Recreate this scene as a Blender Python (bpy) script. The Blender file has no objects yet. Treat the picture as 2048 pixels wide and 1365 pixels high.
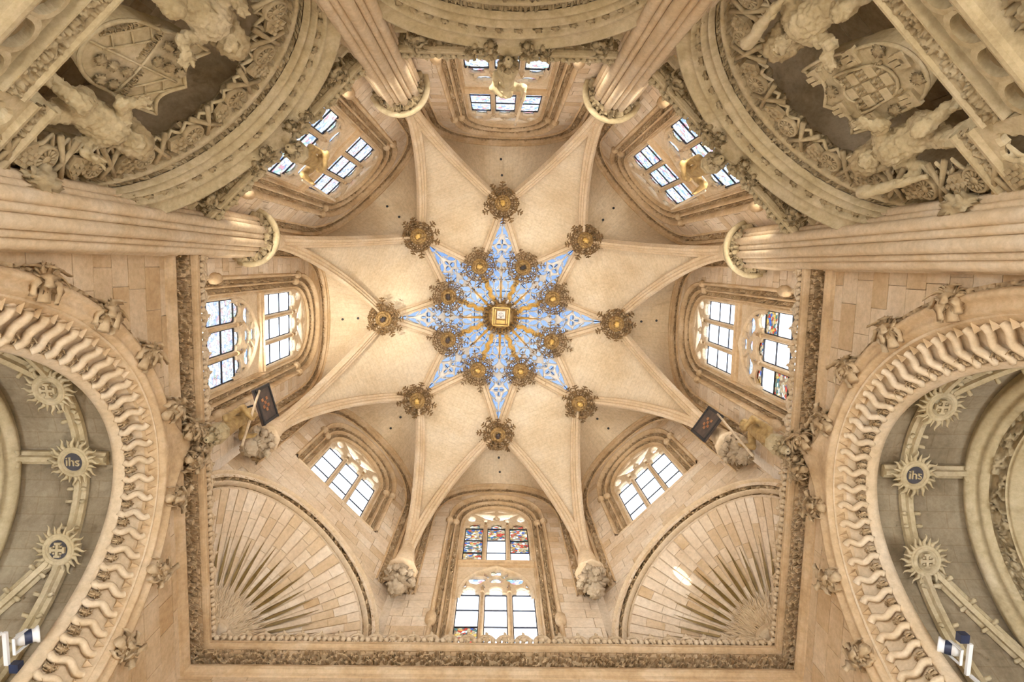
import bpy, bmesh, math, random
import numpy as np
from mathutils import Vector, Matrix
from mathutils.geometry import delaunay_2d_cdt
PI = math.pi
scene = bpy.context.scene
COL = scene.collection
# ------------------------------------------------------------------ camera
# world: X = image right, Y = image down, Z = up; chapel axis through the origin
F_PX = 1300.72
RC = np.array([[0.99952993, -0.02278958, -0.02050734], [0.02025411, 0.99300438, -0.11632741], [0.02301493, 0.11585737, 0.99299919]])
CAM = np.array([-0.127, -2.405, 0.0])
cd = bpy.data.cameras.new('camera'); cam = bpy.data.objects.new('camera', cd); COL.objects.link(cam)
cd.sensor_fit = 'HORIZONTAL'; cd.sensor_width = 36.0; cd.lens = F_PX / 2048 * 36.0
cd.clip_start = 0.05; cd.clip_end = 400
mw = Matrix.Identity(4)
for i in range(3):
    mw[i][0] = RC[0][i]; mw[i][1] = -RC[1][i]; mw[i][2] = -RC[2][i]; mw[i][3] = CAM[i]
cam.matrix_world = mw
scene.camera = cam
# ------------------------------------------------------------------ world, lamps, exposure
W = bpy.data.worlds.new('sky'); scene.world = W; W.use_nodes = True
nt = W.node_tree; nt.nodes.clear()
wo = nt.nodes.new('ShaderNodeOutputWorld'); bg = nt.nodes.new('ShaderNodeBackground')
bg.inputs[0].default_value = (0.86, 0.92, 1.0, 1); bg.inputs[1].default_value = 12.0
nt.links.new(bg.outputs[0], wo.inputs[0])
scene.view_settings.view_transform = 'Standard'; scene.view_settings.look = 'None'
scene.view_settings.gamma = 1.0; scene.view_settings.use_curve_mapping = False
scene.view_settings.exposure = 0.27
scene.cycles.max_bounces = 8; scene.cycles.diffuse_bounces = 5; scene.cycles.glossy_bounces = 2; scene.cycles.transparent_max_bounces = 10
scene.cycles.use_adaptive_sampling = True; scene.cycles.adaptive_threshold = 0.12; scene.cycles.adaptive_min_samples = 12
scene.cycles.use_denoising = True
scene.cycles.sample_clamp_indirect = 6.0

def lamp(name, kind, loc, power, color=(1, .905, .775), size=.25, target=None, angle=100, blend=.6):
    l = bpy.data.lights.new(name, kind); l.energy = power; l.color = color
    if kind == 'SPOT':
        l.spot_size = math.radians(angle); l.spot_blend = blend
    l.shadow_soft_size = size
    o = bpy.data.objects.new(name, l); COL.objects.link(o); o.location = loc
    if target is not None:
        o.rotation_euler = (Vector(target) - Vector(loc)).to_track_quat('-Z', 'Y').to_euler()
    return o
FLECK_AIM = (5.335, 6.454, 18.27)  # where the added fleck spot is aimed
# daylight portals at the windows and the open star
def portal(loc, n, up, sx, sy):
    l = bpy.data.lights.new('window_portal', 'AREA'); l.shape = 'RECTANGLE'; l.size = sx; l.size_y = sy; l.cycles.is_portal = True
    o = bpy.data.objects.new('window_portal', l); COL.objects.link(o)
    z = -Vector(n); x = Vector(up).cross(z).normalized(); y = z.cross(x)
    m = Matrix.Identity(4)
    for i in range(3): m[i][0], m[i][1], m[i][2], m[i][3] = x[i], y[i], z[i], loc[i]
    o.matrix_world = m
for k in range(8):
    t = k * PI / 4; nx, ny = -math.cos(t), -math.sin(t); sh = k in (1, 3)
    portal((-nx * 8.5, -ny * 8.5, 24.2 if sh else 21.0), (nx, ny, 0), (0, 0, 1), 2.6, 4.8 if sh else 11.2)
portal((0, 0, 30.6), (0, 0, -1), (0, 1, 0), 8.0, 8.0)
# unseen fill spots added in the window recesses, aimed across at the vault
for ang, off, pw in ((-90, 1.15, .5), (-90, -1.15, .5), (-135, 1.15, .5), (-135, -1.15, .5), (-45, 1.15, .5), (-45, -1.15, .5), (180, -.6, .9), (0, .6, .85), (90, 0, 1.1)):
    t = math.radians(ang); x, y = math.cos(t), math.sin(t)
    near = ang in (-90, -135, -45)
    q = off * (2.6 if near else 1.0)
    lamp('sill_fill_spot', 'SPOT', (x * 7.88 + y * off, y * 7.88 - x * off, 16.0), 1030 * pw, size=.12, target=(-x * 3.0 + y * q, -y * 3.0 - x * q, 25.0), angle=104 if near else 130, blend=.7 if near else 1.0)
# assumed floodlight on the left ledge washing the vault cell above it, and an added interior spot making the light fleck on the lower right shell
lamp('assumed_ledge_floodlight', 'SPOT', (-7.45, .55, 16.0), 4200, size=.1, color=(1, .93, .82), target=(-6.4, .0, 28.3), angle=30, blend=.8)  # unseen lamp, assumed from the bright cell
lamp('added_fleck_spot', 'SPOT', (-5.3, -5.3, 24.0), 42000, size=.01, color=(1, .97, .92), target=FLECK_AIM, angle=.8, blend=.15)  # added narrow spot inside the chapel, standing in for sunlight
# unseen upward fill spots added near the floor to brighten the stone
for k, (x, y) in enumerate([(-5.5, 5.5), (5.5, 5.5), (-5.8, -.8), (5.8, -.8), (0, 5.6), (-2.4, -5.0), (2.4, -5.0)]):
    lamp('floor_fill_spot', 'SPOT', (x, y, 0.6), 400, size=.4, target=(-x * .25, -y * .25, 24), angle=125, blend=.9)

# ------------------------------------------------------------------ materials
MATS = {}
def nodes(name):
    m = bpy.data.materials.new(name); m.use_nodes = True
    t = m.node_tree; b = t.nodes.get('Principled BSDF')
    MATS[name] = m
    return m, t, b
def N(t, kind, **kw):
    n = t.nodes.new(kind)
    for k, v in kw.items():
        if k.startswith('i_'):
            key = k[2:]
            key = int(key) if key.isdigit() else key.replace('_', ' ')
            n.inputs[key].default_value = v
        else:
            setattr(n, k, v)
    return n
def L(t, a, b): t.links.new(a, b)
def ramp(t, fac, stops):
    r = N(t, 'ShaderNodeValToRGB'); e = r.color_ramp.elements
    while len(e) < len(stops): e.new(.5)
    for q, (p, c) in zip(e, stops):
        q.position = p; q.color = (*c, 1)
    L(t, fac, r.inputs[0]); return r.outputs[0]
def mixc(t, fac, a, b, mode='MIX'):
    m = N(t, 'ShaderNodeMix', data_type='RGBA', blend_type=mode)
    for s, v in ((0, fac), (6, a), (7, b)):
        if isinstance(v, (int, float)): m.inputs[s].default_value = v
        elif isinstance(v, tuple): m.inputs[s].default_value = (*v, 1) if len(v) == 3 else v
        else: L(t, v, m.inputs[s])
    return m.outputs[2]
def stone(name, c0, c1, c2, per_obj=0.0, scale=.6, bump=.25, joints=None, grime=0.0, rough=.85):
    c0, c1, c2 = [tuple(v * k for v, k in zip(q, (.88, .86, .825))) for q in (c0, c1, c2)]
    m, t, b = nodes(name)
    g = N(t, 'ShaderNodeNewGeometry')
    n1 = N(t, 'ShaderNodeTexNoise', i_Scale=scale, i_Detail=5.0, i_Roughness=.6); L(t, g.outputs['Position'], n1.inputs['Vector'])
    col = ramp(t, n1.outputs[0], [(.32, c0), (.5, c1), (.68, c2)])
    n2 = N(t, 'ShaderNodeTexNoise', i_Scale=9.0, i_Detail=6.0, i_Roughness=.7); L(t, g.outputs['Position'], n2.inputs['Vector'])
    sp = ramp(t, n2.outputs[0], [(.3, (.78, .76, .72)), (.62, (1.06, 1.05, 1.04))])
    col = mixc(t, .8, col, sp, 'MULTIPLY')
    if per_obj:
        oi = N(t, 'ShaderNodeObjectInfo')
        pr = ramp(t, oi.outputs['Random'], [(0, (.88, .79, .66)), (.2, (.97, .93, .87)), (.7, (1.03, 1.02, 1.01)), (1, (1.07, 1.08, 1.09))])
        col = mixc(t, per_obj, col, pr, 'MULTIPLY')
    if grime:
        n3 = N(t, 'ShaderNodeTexNoise', i_Scale=.9, i_Detail=8.0, i_Roughness=.75, i_Distortion=.6); L(t, g.outputs['Position'], n3.inputs['Vector'])
        gr = ramp(t, n3.outputs[0], [(.45, (0, 0, 0)), (.7, (1, 1, 1))])
        col = mixc(t, gr, col, mixc(t, grime, col, (.42, .36, .26), 'MULTIPLY'))
    bsrc = n2.outputs[0]
    if joints:
        uv = N(t, 'ShaderNodeUVMap')
        br = N(t, 'ShaderNodeTexBrick', i_Scale=1.0, offset=.5)
        br.inputs['Color1'].default_value = (1, 1, 1, 1); br.inputs['Color2'].default_value = (.93, .90, .84, 1); br.inputs['Mortar'].default_value = (.74, .66, .54, 1)
        br.inputs['Mortar Size'].default_value = joints[2]; br.inputs['Mortar Smooth'].default_value = .3
        br.inputs['Brick Width'].default_value = joints[0]; br.inputs['Row Height'].default_value = joints[1]
        L(t, uv.outputs[0], br.inputs['Vector'])
        col = mixc(t, joints[3], col, br.outputs[0], 'MULTIPLY')
    L(t, col, b.inputs['Base Color'])
    b.inputs['Roughness'].default_value = rough
    try: b.inputs['Specular IOR Level'].default_value = .2
    except Exception: pass
    bp = N(t, 'ShaderNodeBump', i_Strength=bump, i_Distance=.03); L(t, bsrc, bp.inputs['Height']); L(t, bp.outputs[0], b.inputs['Normal'])
    return m
stone('ashlar', (.71, .58, .43), (.78, .67, .53), (.83, .74, .62), per_obj=1.0, scale=.8)
stone('ashlar_tan', (.62, .47, .30), (.70, .56, .39), (.76, .64, .48), per_obj=1.0, scale=.7)
stone('joint', (.56, .44, .30), (.62, .50, .36), (.66, .55, .42))
stone('moulding', (.60, .43, .25), (.68, .51, .32), (.75, .60, .42), scale=1.1, grime=.35)
stone('moulding_pale', (.68, .53, .35), (.75, .61, .43), (.80, .68, .52), scale=.9, grime=.25)
stone('carved', (.50, .36, .21), (.59, .45, .28), (.68, .54, .37), scale=1.6, grime=.4)
stone('aged', (.52, .43, .26), (.61, .52, .34), (.70, .61, .44), scale=.9, grime=.5)
stone('aged_carved', (.40, .31, .18), (.49, .40, .25), (.58, .49, .33), scale=1.5, grime=.5)
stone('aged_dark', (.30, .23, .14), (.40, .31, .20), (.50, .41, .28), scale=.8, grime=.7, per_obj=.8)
stone('vault', (.70, .56, .38), (.78, .66, .48), (.83, .73, .57), scale=.5, joints=(.85, .24, .010, .38), bump=.12)
stone('rib', (.66, .51, .33), (.73, .58, .40), (.78, .65, .48), scale=1.0)
stone('corbel_stone', (.46, .37, .26), (.55, .45, .33), (.62, .53, .40), scale=1.5, grime=.3)
stone('floor', (.4, .34, .27), (.46, .4, .32), (.5, .44, .36))
def simple(name, c, rough=.5, metal=0.0, noise=0.0, c2=None):
    m, t, b = nodes(name)
    b.inputs['Base Color'].default_value = (*c, 1); b.inputs['Roughness'].default_value = rough; b.inputs['Metallic'].default_value = metal
    if c2:
        g = N(t, 'ShaderNodeNewGeometry'); n1 = N(t, 'ShaderNodeTexNoise', i_Scale=noise, i_Detail=5.0); L(t, g.outputs['Position'], n1.inputs['Vector'])
        L(t, ramp(t, n1.outputs[0], [(.35, c), (.65, c2)]), b.inputs['Base Color'])
    return m
simple('gilt', (.24, .14, .05), .5, .15, 6.0, (.44, .28, .10))
simple('spike', (.17, .10, .04), .55, .1, 6.0, (.30, .18, .07))
simple('gold', (.62, .38, .09), .45, .15, 4.0, (.78, .52, .17))
simple('ray_gold', (.17, .11, .03), .5, .2, 5.0, (.27, .18, .055))
simple('iron', (.02, .02, .022), .6)
simple('dark_board', (.035, .028, .025), .5, 0, 5.0, (.09, .06, .05))
simple('rust_paint', (.28, .10, .04), .6, 0, 7.0, (.42, .20, .08))
simple('white_paint', (.75, .75, .74), .4)
simple('navy', (.02, .03, .07), .4)
simple('lead', (.03, .03, .035), .6)
simple('black_inlay', (.06, .055, .06), .7)
simple('tracery_paint', (.62, .58, .52), .8, 0, 3.0, (.72, .69, .64))
def glass(name, kind):
    m, t, b = nodes(name); t.nodes.remove(b)
    out = t.nodes['Material Output']
    tr = N(t, 'ShaderNodeBsdfTransparent'); gl = N(t, 'ShaderNodeBsdfGlossy', i_Roughness=.15)
    gl.inputs[0].default_value = (.3, .3, .3, 1)
    mx = N(t, 'ShaderNodeMixShader'); mx.inputs[0].default_value = .04
    L(t, tr.outputs[0], mx.inputs[1]); L(t, gl.outputs[0], mx.inputs[2]); L(t, mx.outputs[0], out.inputs[0])
    g = N(t, 'ShaderNodeNewGeometry')
    if kind == 'clear':
        n1 = N(t, 'ShaderNodeTexNoise', i_Scale=1.2, i_Detail=3.0); L(t, g.outputs['Position'], n1.inputs['Vector'])
        L(t, ramp(t, n1.outputs[0], [(.3, (.54, .56, .59)), (.7, (.60, .61, .63))]), tr.inputs[0])
    elif kind == 'sky':
        n1 = N(t, 'ShaderNodeTexNoise', i_Scale=.5, i_Detail=2.0); L(t, g.outputs['Position'], n1.inputs['Vector'])
        L(t, ramp(t, n1.outputs[0], [(.3, (.16, .20, .262)), (.7, (.22, .246, .278))]), tr.inputs[0])
    else:
        ns = N(t, 'ShaderNodeTexNoise', i_Scale=2.2, i_Detail=2.0); L(t, g.outputs['Position'], ns.inputs['Vector'])
        ad = N(t, 'ShaderNodeVectorMath', operation='MULTIPLY_ADD'); ad.inputs[1].default_value = (.25, .25, .25)
        L(t, ns.outputs['Color'], ad.inputs[0]); L(t, g.outputs['Position'], ad.inputs[2])
        v = N(t, 'ShaderNodeTexVoronoi', i_Scale=8.0 if kind != 'mosaic' else 9.0); L(t, ad.outputs[0], v.inputs['Vector'])
        ve = N(t, 'ShaderNodeTexVoronoi', feature='DISTANCE_TO_EDGE', i_Scale=8.0 if kind != 'mosaic' else 9.0); L(t, ad.outputs[0], ve.inputs['Vector'])
        sep = N(t, 'ShaderNodeSeparateColor'); L(t, v.outputs['Color'], sep.inputs[0])
        pal = {'pale': [(0, (.52, .52, .55)), (.35, (.46, .50, .50)), (.5, (.42, .46, .55)), (.62, (.55, .50, .42)), (.75, (.52, .36, .34)), (.86, (.30, .36, .52)), (.95, (.40, .46, .36))],
               'blue': [(0, (.56, .58, .62)), (.36, (.44, .49, .58)), (.52, (.24, .33, .52)), (.62, (.54, .54, .54)), (.80, (.48, .24, .26)), (.87, (.52, .46, .30)), (.95, (.28, .42, .34))],
               'mosaic': [(0, (.42, .36, .26)), (.3, (.30, .22, .15)), (.45, (.50, .49, .46)), (.6, (.14, .22, .20)), (.72, (.42, .12, .08)), (.84, (.12, .18, .36)), (.93, (.48, .36, .14))]}[kind]
        cr = ramp(t, sep.outputs[0], pal)
        cr.node.color_ramp.interpolation = 'CONSTANT'
        n3 = N(t, 'ShaderNodeTexNoise', i_Scale=14.0, i_Detail=4.0); L(t, g.outputs['Position'], n3.inputs['Vector'])
        cr = mixc(t, .7, cr, ramp(t, n3.outputs[0], [(.35, (.7, .7, .7)), (.6, (1.05, 1.05, 1.05))]), 'MULTIPLY')
        ln = ramp(t, ve.outputs['Distance'], [(.008, (.25, .25, .28)), (.03, (1, 1, 1))])
        cr = mixc(t, .35 if kind != 'mosaic' else .1, cr, (.54, .55, .57))
        cr = mixc(t, 1.0, cr, (.66, .66, .66), 'MULTIPLY')
        L(t, mixc(t, 1.0, cr, ln, 'MULTIPLY'), tr.inputs[0])
    return m
glass('clear_glass', 'clear'); glass('sky_glass', 'sky'); glass('pale_glass', 'pale'); glass('blue_glass', 'blue'); glass('mosaic_glass', 'mosaic')

# ------------------------------------------------------------------ objects
WM = {}
def tag(o, label=None, cat=None, group=None, kind=None):
    if label: o['label'] = label
    if cat: o['category'] = cat
    if group: o['group'] = group
    if kind: o['kind'] = kind
    return o
def put(o, M, parent=None):
    COL.objects.link(o)
    if parent is not None:
        o.parent = parent; o.matrix_basis = WM[parent.name].inverted() @ M
    else:
        o.matrix_basis = M
    WM[o.name] = M.copy()
    return o
def thing(name, loc, label, cat=None, group=None, kind=None, M=None):
    o = bpy.data.objects.new(name, None); o.empty_display_size = .2
    put(o, M if M is not None else Matrix.Translation(Vector([float(c) for c in loc])))
    return tag(o, label, cat, group, kind)
def mk(name, V, Fc, mat, smooth=False, uv=None):
    me = bpy.data.meshes.new(name)
    V = np.asarray(V, dtype=float).reshape(-1, 3)
    me.from_pydata(V.tolist(), [], [list(map(int, f)) for f in Fc])
    if uv is not None:
        ul = me.uv_layers.new(name='UVMap')
        vi = np.empty(len(me.loops), dtype=np.int32); me.loops.foreach_get('vertex_index', vi)
        ul.data.foreach_set('uv', np.asarray(uv, dtype=float)[vi].ravel())
    if smooth: me.polygons.foreach_set('use_smooth', [True] * len(me.polygons))
    me.materials.append(MATS[mat] if isinstance(mat, str) else mat)
    return me
def obj(name, V, Fc, mat, parent=None, smooth=False, uv=None, base=None):
    """world-space geometry -> one mesh object whose origin sits in the middle of its bottom"""
    V = np.asarray(V, dtype=float).reshape(-1, 3)
    b = np.array([V[:, 0].mean(), V[:, 1].mean(), V[:, 2].min()]) if base is None else np.asarray(base, dtype=float)
    o = bpy.data.objects.new(name, mk(name, V - b, Fc, mat, smooth, uv))
    return put(o, Matrix.Translation(Vector(b.tolist())), parent)
def inst(name, me, M, parent=None):
    o = bpy.data.objects.new(name, me)
    return put(o, M, parent)
def frameM(o, x, y, z):
    M = Matrix.Identity(4)
    for i in range(3):
        M[i][0] = float(x[i]); M[i][1] = float(y[i]); M[i][2] = float(z[i]); M[i][3] = float(o[i])
    return M
class MB:
    def __init__(s): s.V = []; s.F = []; s.n = 0
    def add(s, V, Fc):
        V = np.asarray(V, dtype=float).reshape(-1, 3)
        s.V.append(V); s.F += [[i + s.n for i in f] for f in Fc]; s.n += len(V); return s
    def get(s): return np.concatenate(s.V), s.F
    def obj(s, name, mat, parent=None, smooth=False):
        V, Fc = s.get(); return obj(name, V, Fc, mat, parent, smooth)
def grid_faces(nr, nc, cr=False, cc=False):
    out = []
    for i in range(nr if cr else nr - 1):
        for j in range(nc if cc else nc - 1):
            i2 = (i + 1) % nr; j2 = (j + 1) % nc
            out.append((i * nc + j, i * nc + j2, i2 * nc + j2, i2 * nc + j))
    return out
def unit(v):
    v = np.asarray(v, dtype=float); return v / (np.linalg.norm(v) + 1e-12)
def box(o, x, y, z, sx, sy, sz):
    o = np.asarray(o, float); x = np.asarray(x) * sx / 2; y = np.asarray(y) * sy / 2; z = np.asarray(z) * sz / 2
    V = [o + a * x + b * y + c * z for a in (-1, 1) for b in (-1, 1) for c in (-1, 1)]
    return V, [(0, 1, 3, 2), (4, 6, 7, 5), (0, 4, 5, 1), (2, 3, 7, 6), (0, 2, 6, 4), (1, 5, 7, 3)]
EX, EY, EZ = np.eye(3)
# ------------------------------------------------------------------ wall frames
SIDES = {'N': -90, 'NE': -45, 'E': 0, 'SE': 45, 'S': 90, 'SW': 135, 'W': 180, 'NW': -135}
AP = 7.5
def axes(side):
    t = math.radians(SIDES[side])
    return np.array([math.cos(t), math.sin(t), 0]), np.array([math.sin(t), -math.cos(t), 0])
def wp(side, s, z, d):
    """point on a wall: s to the right when facing it, z up, d into the wall"""
    n, r = axes(side)
    s, z, d = np.broadcast_arrays(np.asarray(s, float), np.asarray(z, float), np.asarray(d, float))
    return n * (AP + d)[..., None] + r * s[..., None] + EZ * z[..., None]
def wM(side, s, z, d):
    """matrix: local x right, y into wall, z up"""
    n, r = axes(side)
    return frameM(wp(side, s, z, d), r, n, EZ)
def arch(A, B, z0, zb, n=2.0, s0=0.0, tip=0.0, tw=1.0, Na=48, Nl=10):
    th = np.linspace(PI, 0, Na)
    c, sn = np.cos(th), np.sin(th)
    s = A * np.sign(c) * np.abs(c) ** (2 / n); z = z0 + B * np.abs(sn) ** (2 / n)
    if tip: z = z + tip * np.maximum(0, 1 - np.abs(s) / tw) ** 2.2
    zl = np.linspace(zb, z0, Nl, endpoint=False)
    s = np.concatenate([np.full(Nl, -A), s, np.full(Nl, A)]); z = np.concatenate([zl, z, zl[::-1]])
    return np.stack([s + s0, z], 1)
def roll(k0, k1, d0, d1, h, n=5):
    """half-round profile between two (k,d) points bulging by h towards the room"""
    return [(k0 + (k1 - k0) * t, d0 + (d1 - d0) * t - h * math.sin(PI * t)) for t in np.linspace(0, 1, n)]
def loft(rings):
    R = np.asarray(rings, float)
    return R.reshape(-1, 3), grid_faces(R.shape[0], R.shape[1])
def resample(P, n):
    seg = np.r_[0, np.cumsum(np.linalg.norm(np.diff(P, axis=0), axis=1))]
    t = np.linspace(0, seg[-1], n)
    return np.stack([np.interp(t, seg, P[:, i]) for i in range(P.shape[1])], 1)
def plen(P): return float(np.linalg.norm(np.diff(P, axis=0), axis=1).sum())
# ---- noise and carved relief
def hash2(i, j, seed):
    h = (i.astype(np.int64) * 374761393 + j.astype(np.int64) * 668265263 + seed * 982451653) & 0x7fffffff
    h = ((h ^ (h >> 13)) * 1274126177) & 0x7fffffff
    return ((h ^ (h >> 16)) & 0xffff) / 65535.0
def hash3(i, j, k, seed): return hash2(i + 57 * k, j + 131 * k, seed)
def vnoise(P, seed=0):
    P = np.asarray(P, float); I = np.floor(P).astype(np.int64); f = P - I; f = f * f * (3 - 2 * f)
    out = 0
    for a in (0, 1):
        for b in (0, 1):
            for c in (0, 1):
                w = (f[..., 0] if a else 1 - f[..., 0]) * (f[..., 1] if b else 1 - f[..., 1]) * (f[..., 2] if c else 1 - f[..., 2])
                out = out + w * hash3(I[..., 0] + a, I[..., 1] + b, I[..., 2] + c, seed)
    return out
def leaves(x, y, seed):
    """height field of lobed overlapping leaves, 0..1, cell size 1"""
    i, j = np.floor(x).astype(np.int64), np.floor(y).astype(np.int64)
    h = np.zeros_like(x)
    for a in (-1, 0, 1):
        for b in (-1, 0, 1):
            ci, cj = i + a, j + b
            px = ci + .5 + .7 * (hash2(ci, cj, seed) - .5); py = cj + .5 + .7 * (hash2(ci, cj, seed + 7) - .5)
            dx, dy = x - px, y - py
            d = np.hypot(dx, dy); th = np.arctan2(dy, dx)
            ph = 6.28 * hash2(ci, cj, seed + 13)
            r = (.37 + .15 * hash2(ci, cj, seed + 19)) * (.72 + .28 * np.cos(5 * th + ph))
            q = np.maximum(0, 1 - (d / r) ** 2)
            h = np.maximum(h, q ** .35 * (.65 + .35 * hash2(ci, cj, seed + 23)))
            h = np.where(d < .09, h * .4, h)
    return h
def carve(P0, P1, amp, cell, res, seed, interior=(0, 0, 14), hollow=1.3):
    """carved band between two polylines"""
    ln = max(plen(np.asarray(P0)), plen(np.asarray(P1)))
    nl = max(4, int(ln / res)); A = resample(np.asarray(P0), nl); B = resample(np.asarray(P1), nl)
    w = float(np.linalg.norm(A - B, axis=1).mean()); nw = max(4, int(w / res) + 1)
    t = np.linspace(0, 1, nw)
    G = A[None] * (1 - t)[:, None, None] + B[None] * t[:, None, None]
    nr = np.cross(np.gradient(G, axis=1), np.gradient(G, axis=0))
    nr /= np.linalg.norm(nr, axis=2, keepdims=True) + 1e-9
    sg = np.sign(((np.asarray(interior) - G) * nr).sum(2, keepdims=True)); nr = nr * sg
    x = np.linspace(0, ln, nl)[None] + 0 * t[:, None]; y = (t * w)[:, None] + 0 * x
    h = leaves(x / cell, y / cell + .5, seed)
    h = np.maximum(h, .75 * np.maximum(0, 1 - np.abs(y - w * (.5 + .28 * np.sin(x / w * 2.6))) / (cell * .16)))
    ed = np.minimum(1, np.minimum(t, 1 - t) * nw / 1.0)[:, None]
    hs = np.clip(h / .3, 0, 1); hs = hs * hs * (3 - 2 * hs)
    G = G + nr * ((amp * h - hollow * amp * (1 - hs)) * np.minimum(1, ed))[..., None]
    return G.reshape(-1, 3), grid_faces(nw, nl)
# ---- swept bars
def sweep(P, prof, lat, up=None, cap=True):
    """profile [(a along lat, b along normal)] swept along P; lat = fixed lateral vector or per-point array"""
    P = np.asarray(P, float); T = np.gradient(P, axis=0); T /= np.linalg.norm(T, axis=1, keepdims=True) + 1e-9
    Lt = np.broadcast_to(np.asarray(lat, float), P.shape)
    Nn = np.cross(T, Lt); Nn /= np.linalg.norm(Nn, axis=1, keepdims=True) + 1e-9
    Lt = np.cross(Nn, T)
    if up is not None:
        s = np.sign((Nn * np.asarray(up)).sum(1).mean()); Nn = Nn * (s if s else 1)
    pr = np.asarray(prof, float)
    V = P[:, None] + Lt[:, None] * pr[None, :, :1] + Nn[:, None] * pr[None, :, 1:2]
    n, m = len(P), len(pr)
    Fc = grid_faces(n, m, cc=True)
    if cap: Fc += [tuple(range(m)), tuple(range((n - 1) * m, n * m))]
    return V.reshape(-1, 3), Fc
def tube(P, rad, seg=6):
    P = np.asarray(P, float); n = len(P)
    rad = np.broadcast_to(np.asarray(rad, float), (n,))
    T = np.gradient(P, axis=0); T /= np.linalg.norm(T, axis=1, keepdims=True) + 1e-9
    ref = np.array([.3, .2, .93]) if abs(T[:, 2]).mean() < .8 else np.array([.9, .3, .1])
    a = np.cross(T, ref); a /= np.linalg.norm(a, axis=1, keepdims=True); b = np.cross(T, a)
    th = np.linspace(0, 2 * PI, seg, endpoint=False)
    V = P[:, None] + (a[:, None] * np.cos(th)[None, :, None] + b[:, None] * np.sin(th)[None, :, None]) * rad[:, None, None]
    Fc = grid_faces(n, seg, cc=True) + [tuple(range(seg))[::-1], tuple(range((n - 1) * seg, n * seg))]
    return V.reshape(-1, 3), Fc
def lathe(prof, seg=24, a0=0, a1=2 * PI, lobes=0, lob=0.0):
    """prof [(r,z)] around local z"""
    full = abs(a1 - a0 - 2 * PI) < 1e-6
    th = np.linspace(a0, a1, seg, endpoint=not full)
    pr = np.asarray(prof, float)
    k = 1 + lob * np.cos(lobes * th) if lobes else np.ones_like(th)
    V = np.stack([pr[:, None, 0] * (np.cos(th) * k)[None], pr[:, None, 0] * (np.sin(th) * k)[None], pr[:, None, 1] + 0 * th[None]], 2)
    return V.reshape(-1, 3), grid_faces(len(pr), seg, cc=full)
def inside(P, poly):
    x, y = P[:, 0], P[:, 1]; r = np.zeros(len(P), bool); n = len(poly)
    for i in range(n):
        x0, y0 = poly[i]; x1, y1 = poly[(i + 1) % n]
        if y0 == y1: continue
        c = ((y0 > y) != (y1 > y)) & (x < (x1 - x0) * (y - y0) / (y1 - y0) + x0)
        r ^= c
    return r
def tess(loops):
    """triangles of outer loop minus holes -> (points, triangles)"""
    loops = [np.asarray(l, float) for l in loops]
    flat = np.concatenate(loops); E = []; n = 0
    for l in loops:
        E += [(n + i, n + (i + 1) % len(l)) for i in range(len(l))]; n += len(l)
    r = delaunay_2d_cdt([Vector((p[0], p[1])) for p in flat], E, [], 0, 1e-5)
    V = np.array([(v[0], v[1]) for v in r[0]]); T = np.array([f for f in r[2] if len(f) == 3])
    c = V[T].mean(1); ok = inside(c, loops[0])
    for h in loops[1:]: ok &= ~inside(c, h)
    T = T[ok]; A, B, C_ = V[T[:, 0]], V[T[:, 1]], V[T[:, 2]]
    ar = (B[:, 0] - A[:, 0]) * (C_[:, 1] - A[:, 1]) - (C_[:, 0] - A[:, 0]) * (B[:, 1] - A[:, 1])
    return V, [tuple(t) for t, a in zip(T.tolist(), ar) if abs(a) > 1e-9]
def plate(outer, holes, to3d, d0, d1, ch=0.0):
    """flat plate with holes; to3d(points2d, depth); chamfered hole edges on the d0 (front) side"""
    def area(p): return .5 * np.sum(p[:, 0] * np.roll(p[:, 1], -1) - np.roll(p[:, 0], -1) * p[:, 1])
    def off(p, c):
        q = p if area(p) > 0 else p[::-1]
        e = np.roll(q, -1, 0) - np.roll(q, 1, 0); n = np.stack([e[:, 1], -e[:, 0]], 1); n /= np.linalg.norm(n, axis=1, keepdims=True) + 1e-9
        return q + n * c
    outer = np.asarray(outer, float); holes = [off(np.asarray(h, float), 0) for h in holes]
    front = [off(h, ch) for h in holes] if ch else holes
    flat, tris = tess([outer] + front)
    mb = MB(); mb.add(to3d(flat, d0), tris)
    def strip(a, da, b, db):
        n = len(a); mb.add(np.concatenate([to3d(a, da), to3d(b, db)]), [(i, (i + 1) % n, n + (i + 1) % n, n + i) for i in range(n)])
    strip(outer, d0, outer, d1)
    for h, f in zip(holes, front):
        if ch: strip(f, d0, h, d0 + ch * (1 if d1 > d0 else -1)); strip(h, d0 + ch * (1 if d1 > d0 else -1), h, d1)
        else: strip(h, d0, h, d1)
    flat, tris2 = tess([outer] + holes)
    mb.add(to3d(flat, d1), tris2)
    return mb
def foil(cx, cy, r, n=4, rot=0.0, dep=.3, sx=1.0, sy=1.0, N_=28):
    th = np.linspace(0, 2 * PI, N_, endpoint=False)
    k = (1 - dep) + dep * np.abs(np.cos(n * (th - rot) / 2)) if n else 1 + 0 * th
    return np.stack([cx + sx * r * k * np.cos(th), cy + sy * r * k * np.sin(th)], 1)
def drop(cx, cy, ln, w, ang, bend=0.0, N_=20):
    """tear-drop with its point towards angle ang"""
    t = np.linspace(0, 2 * PI, N_, endpoint=False)
    x = ln * .5 * np.cos(t); y = w * .5 * np.sin(t) * (1 - .85 * (np.cos(t) * .5 + .5) ** 1.2)
    y = y + bend * (x / ln) ** 2 * ln
    c, s = math.cos(ang), math.sin(ang)
    return np.stack([cx + x * c - y * s, cy + x * s + y * c], 1)
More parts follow.
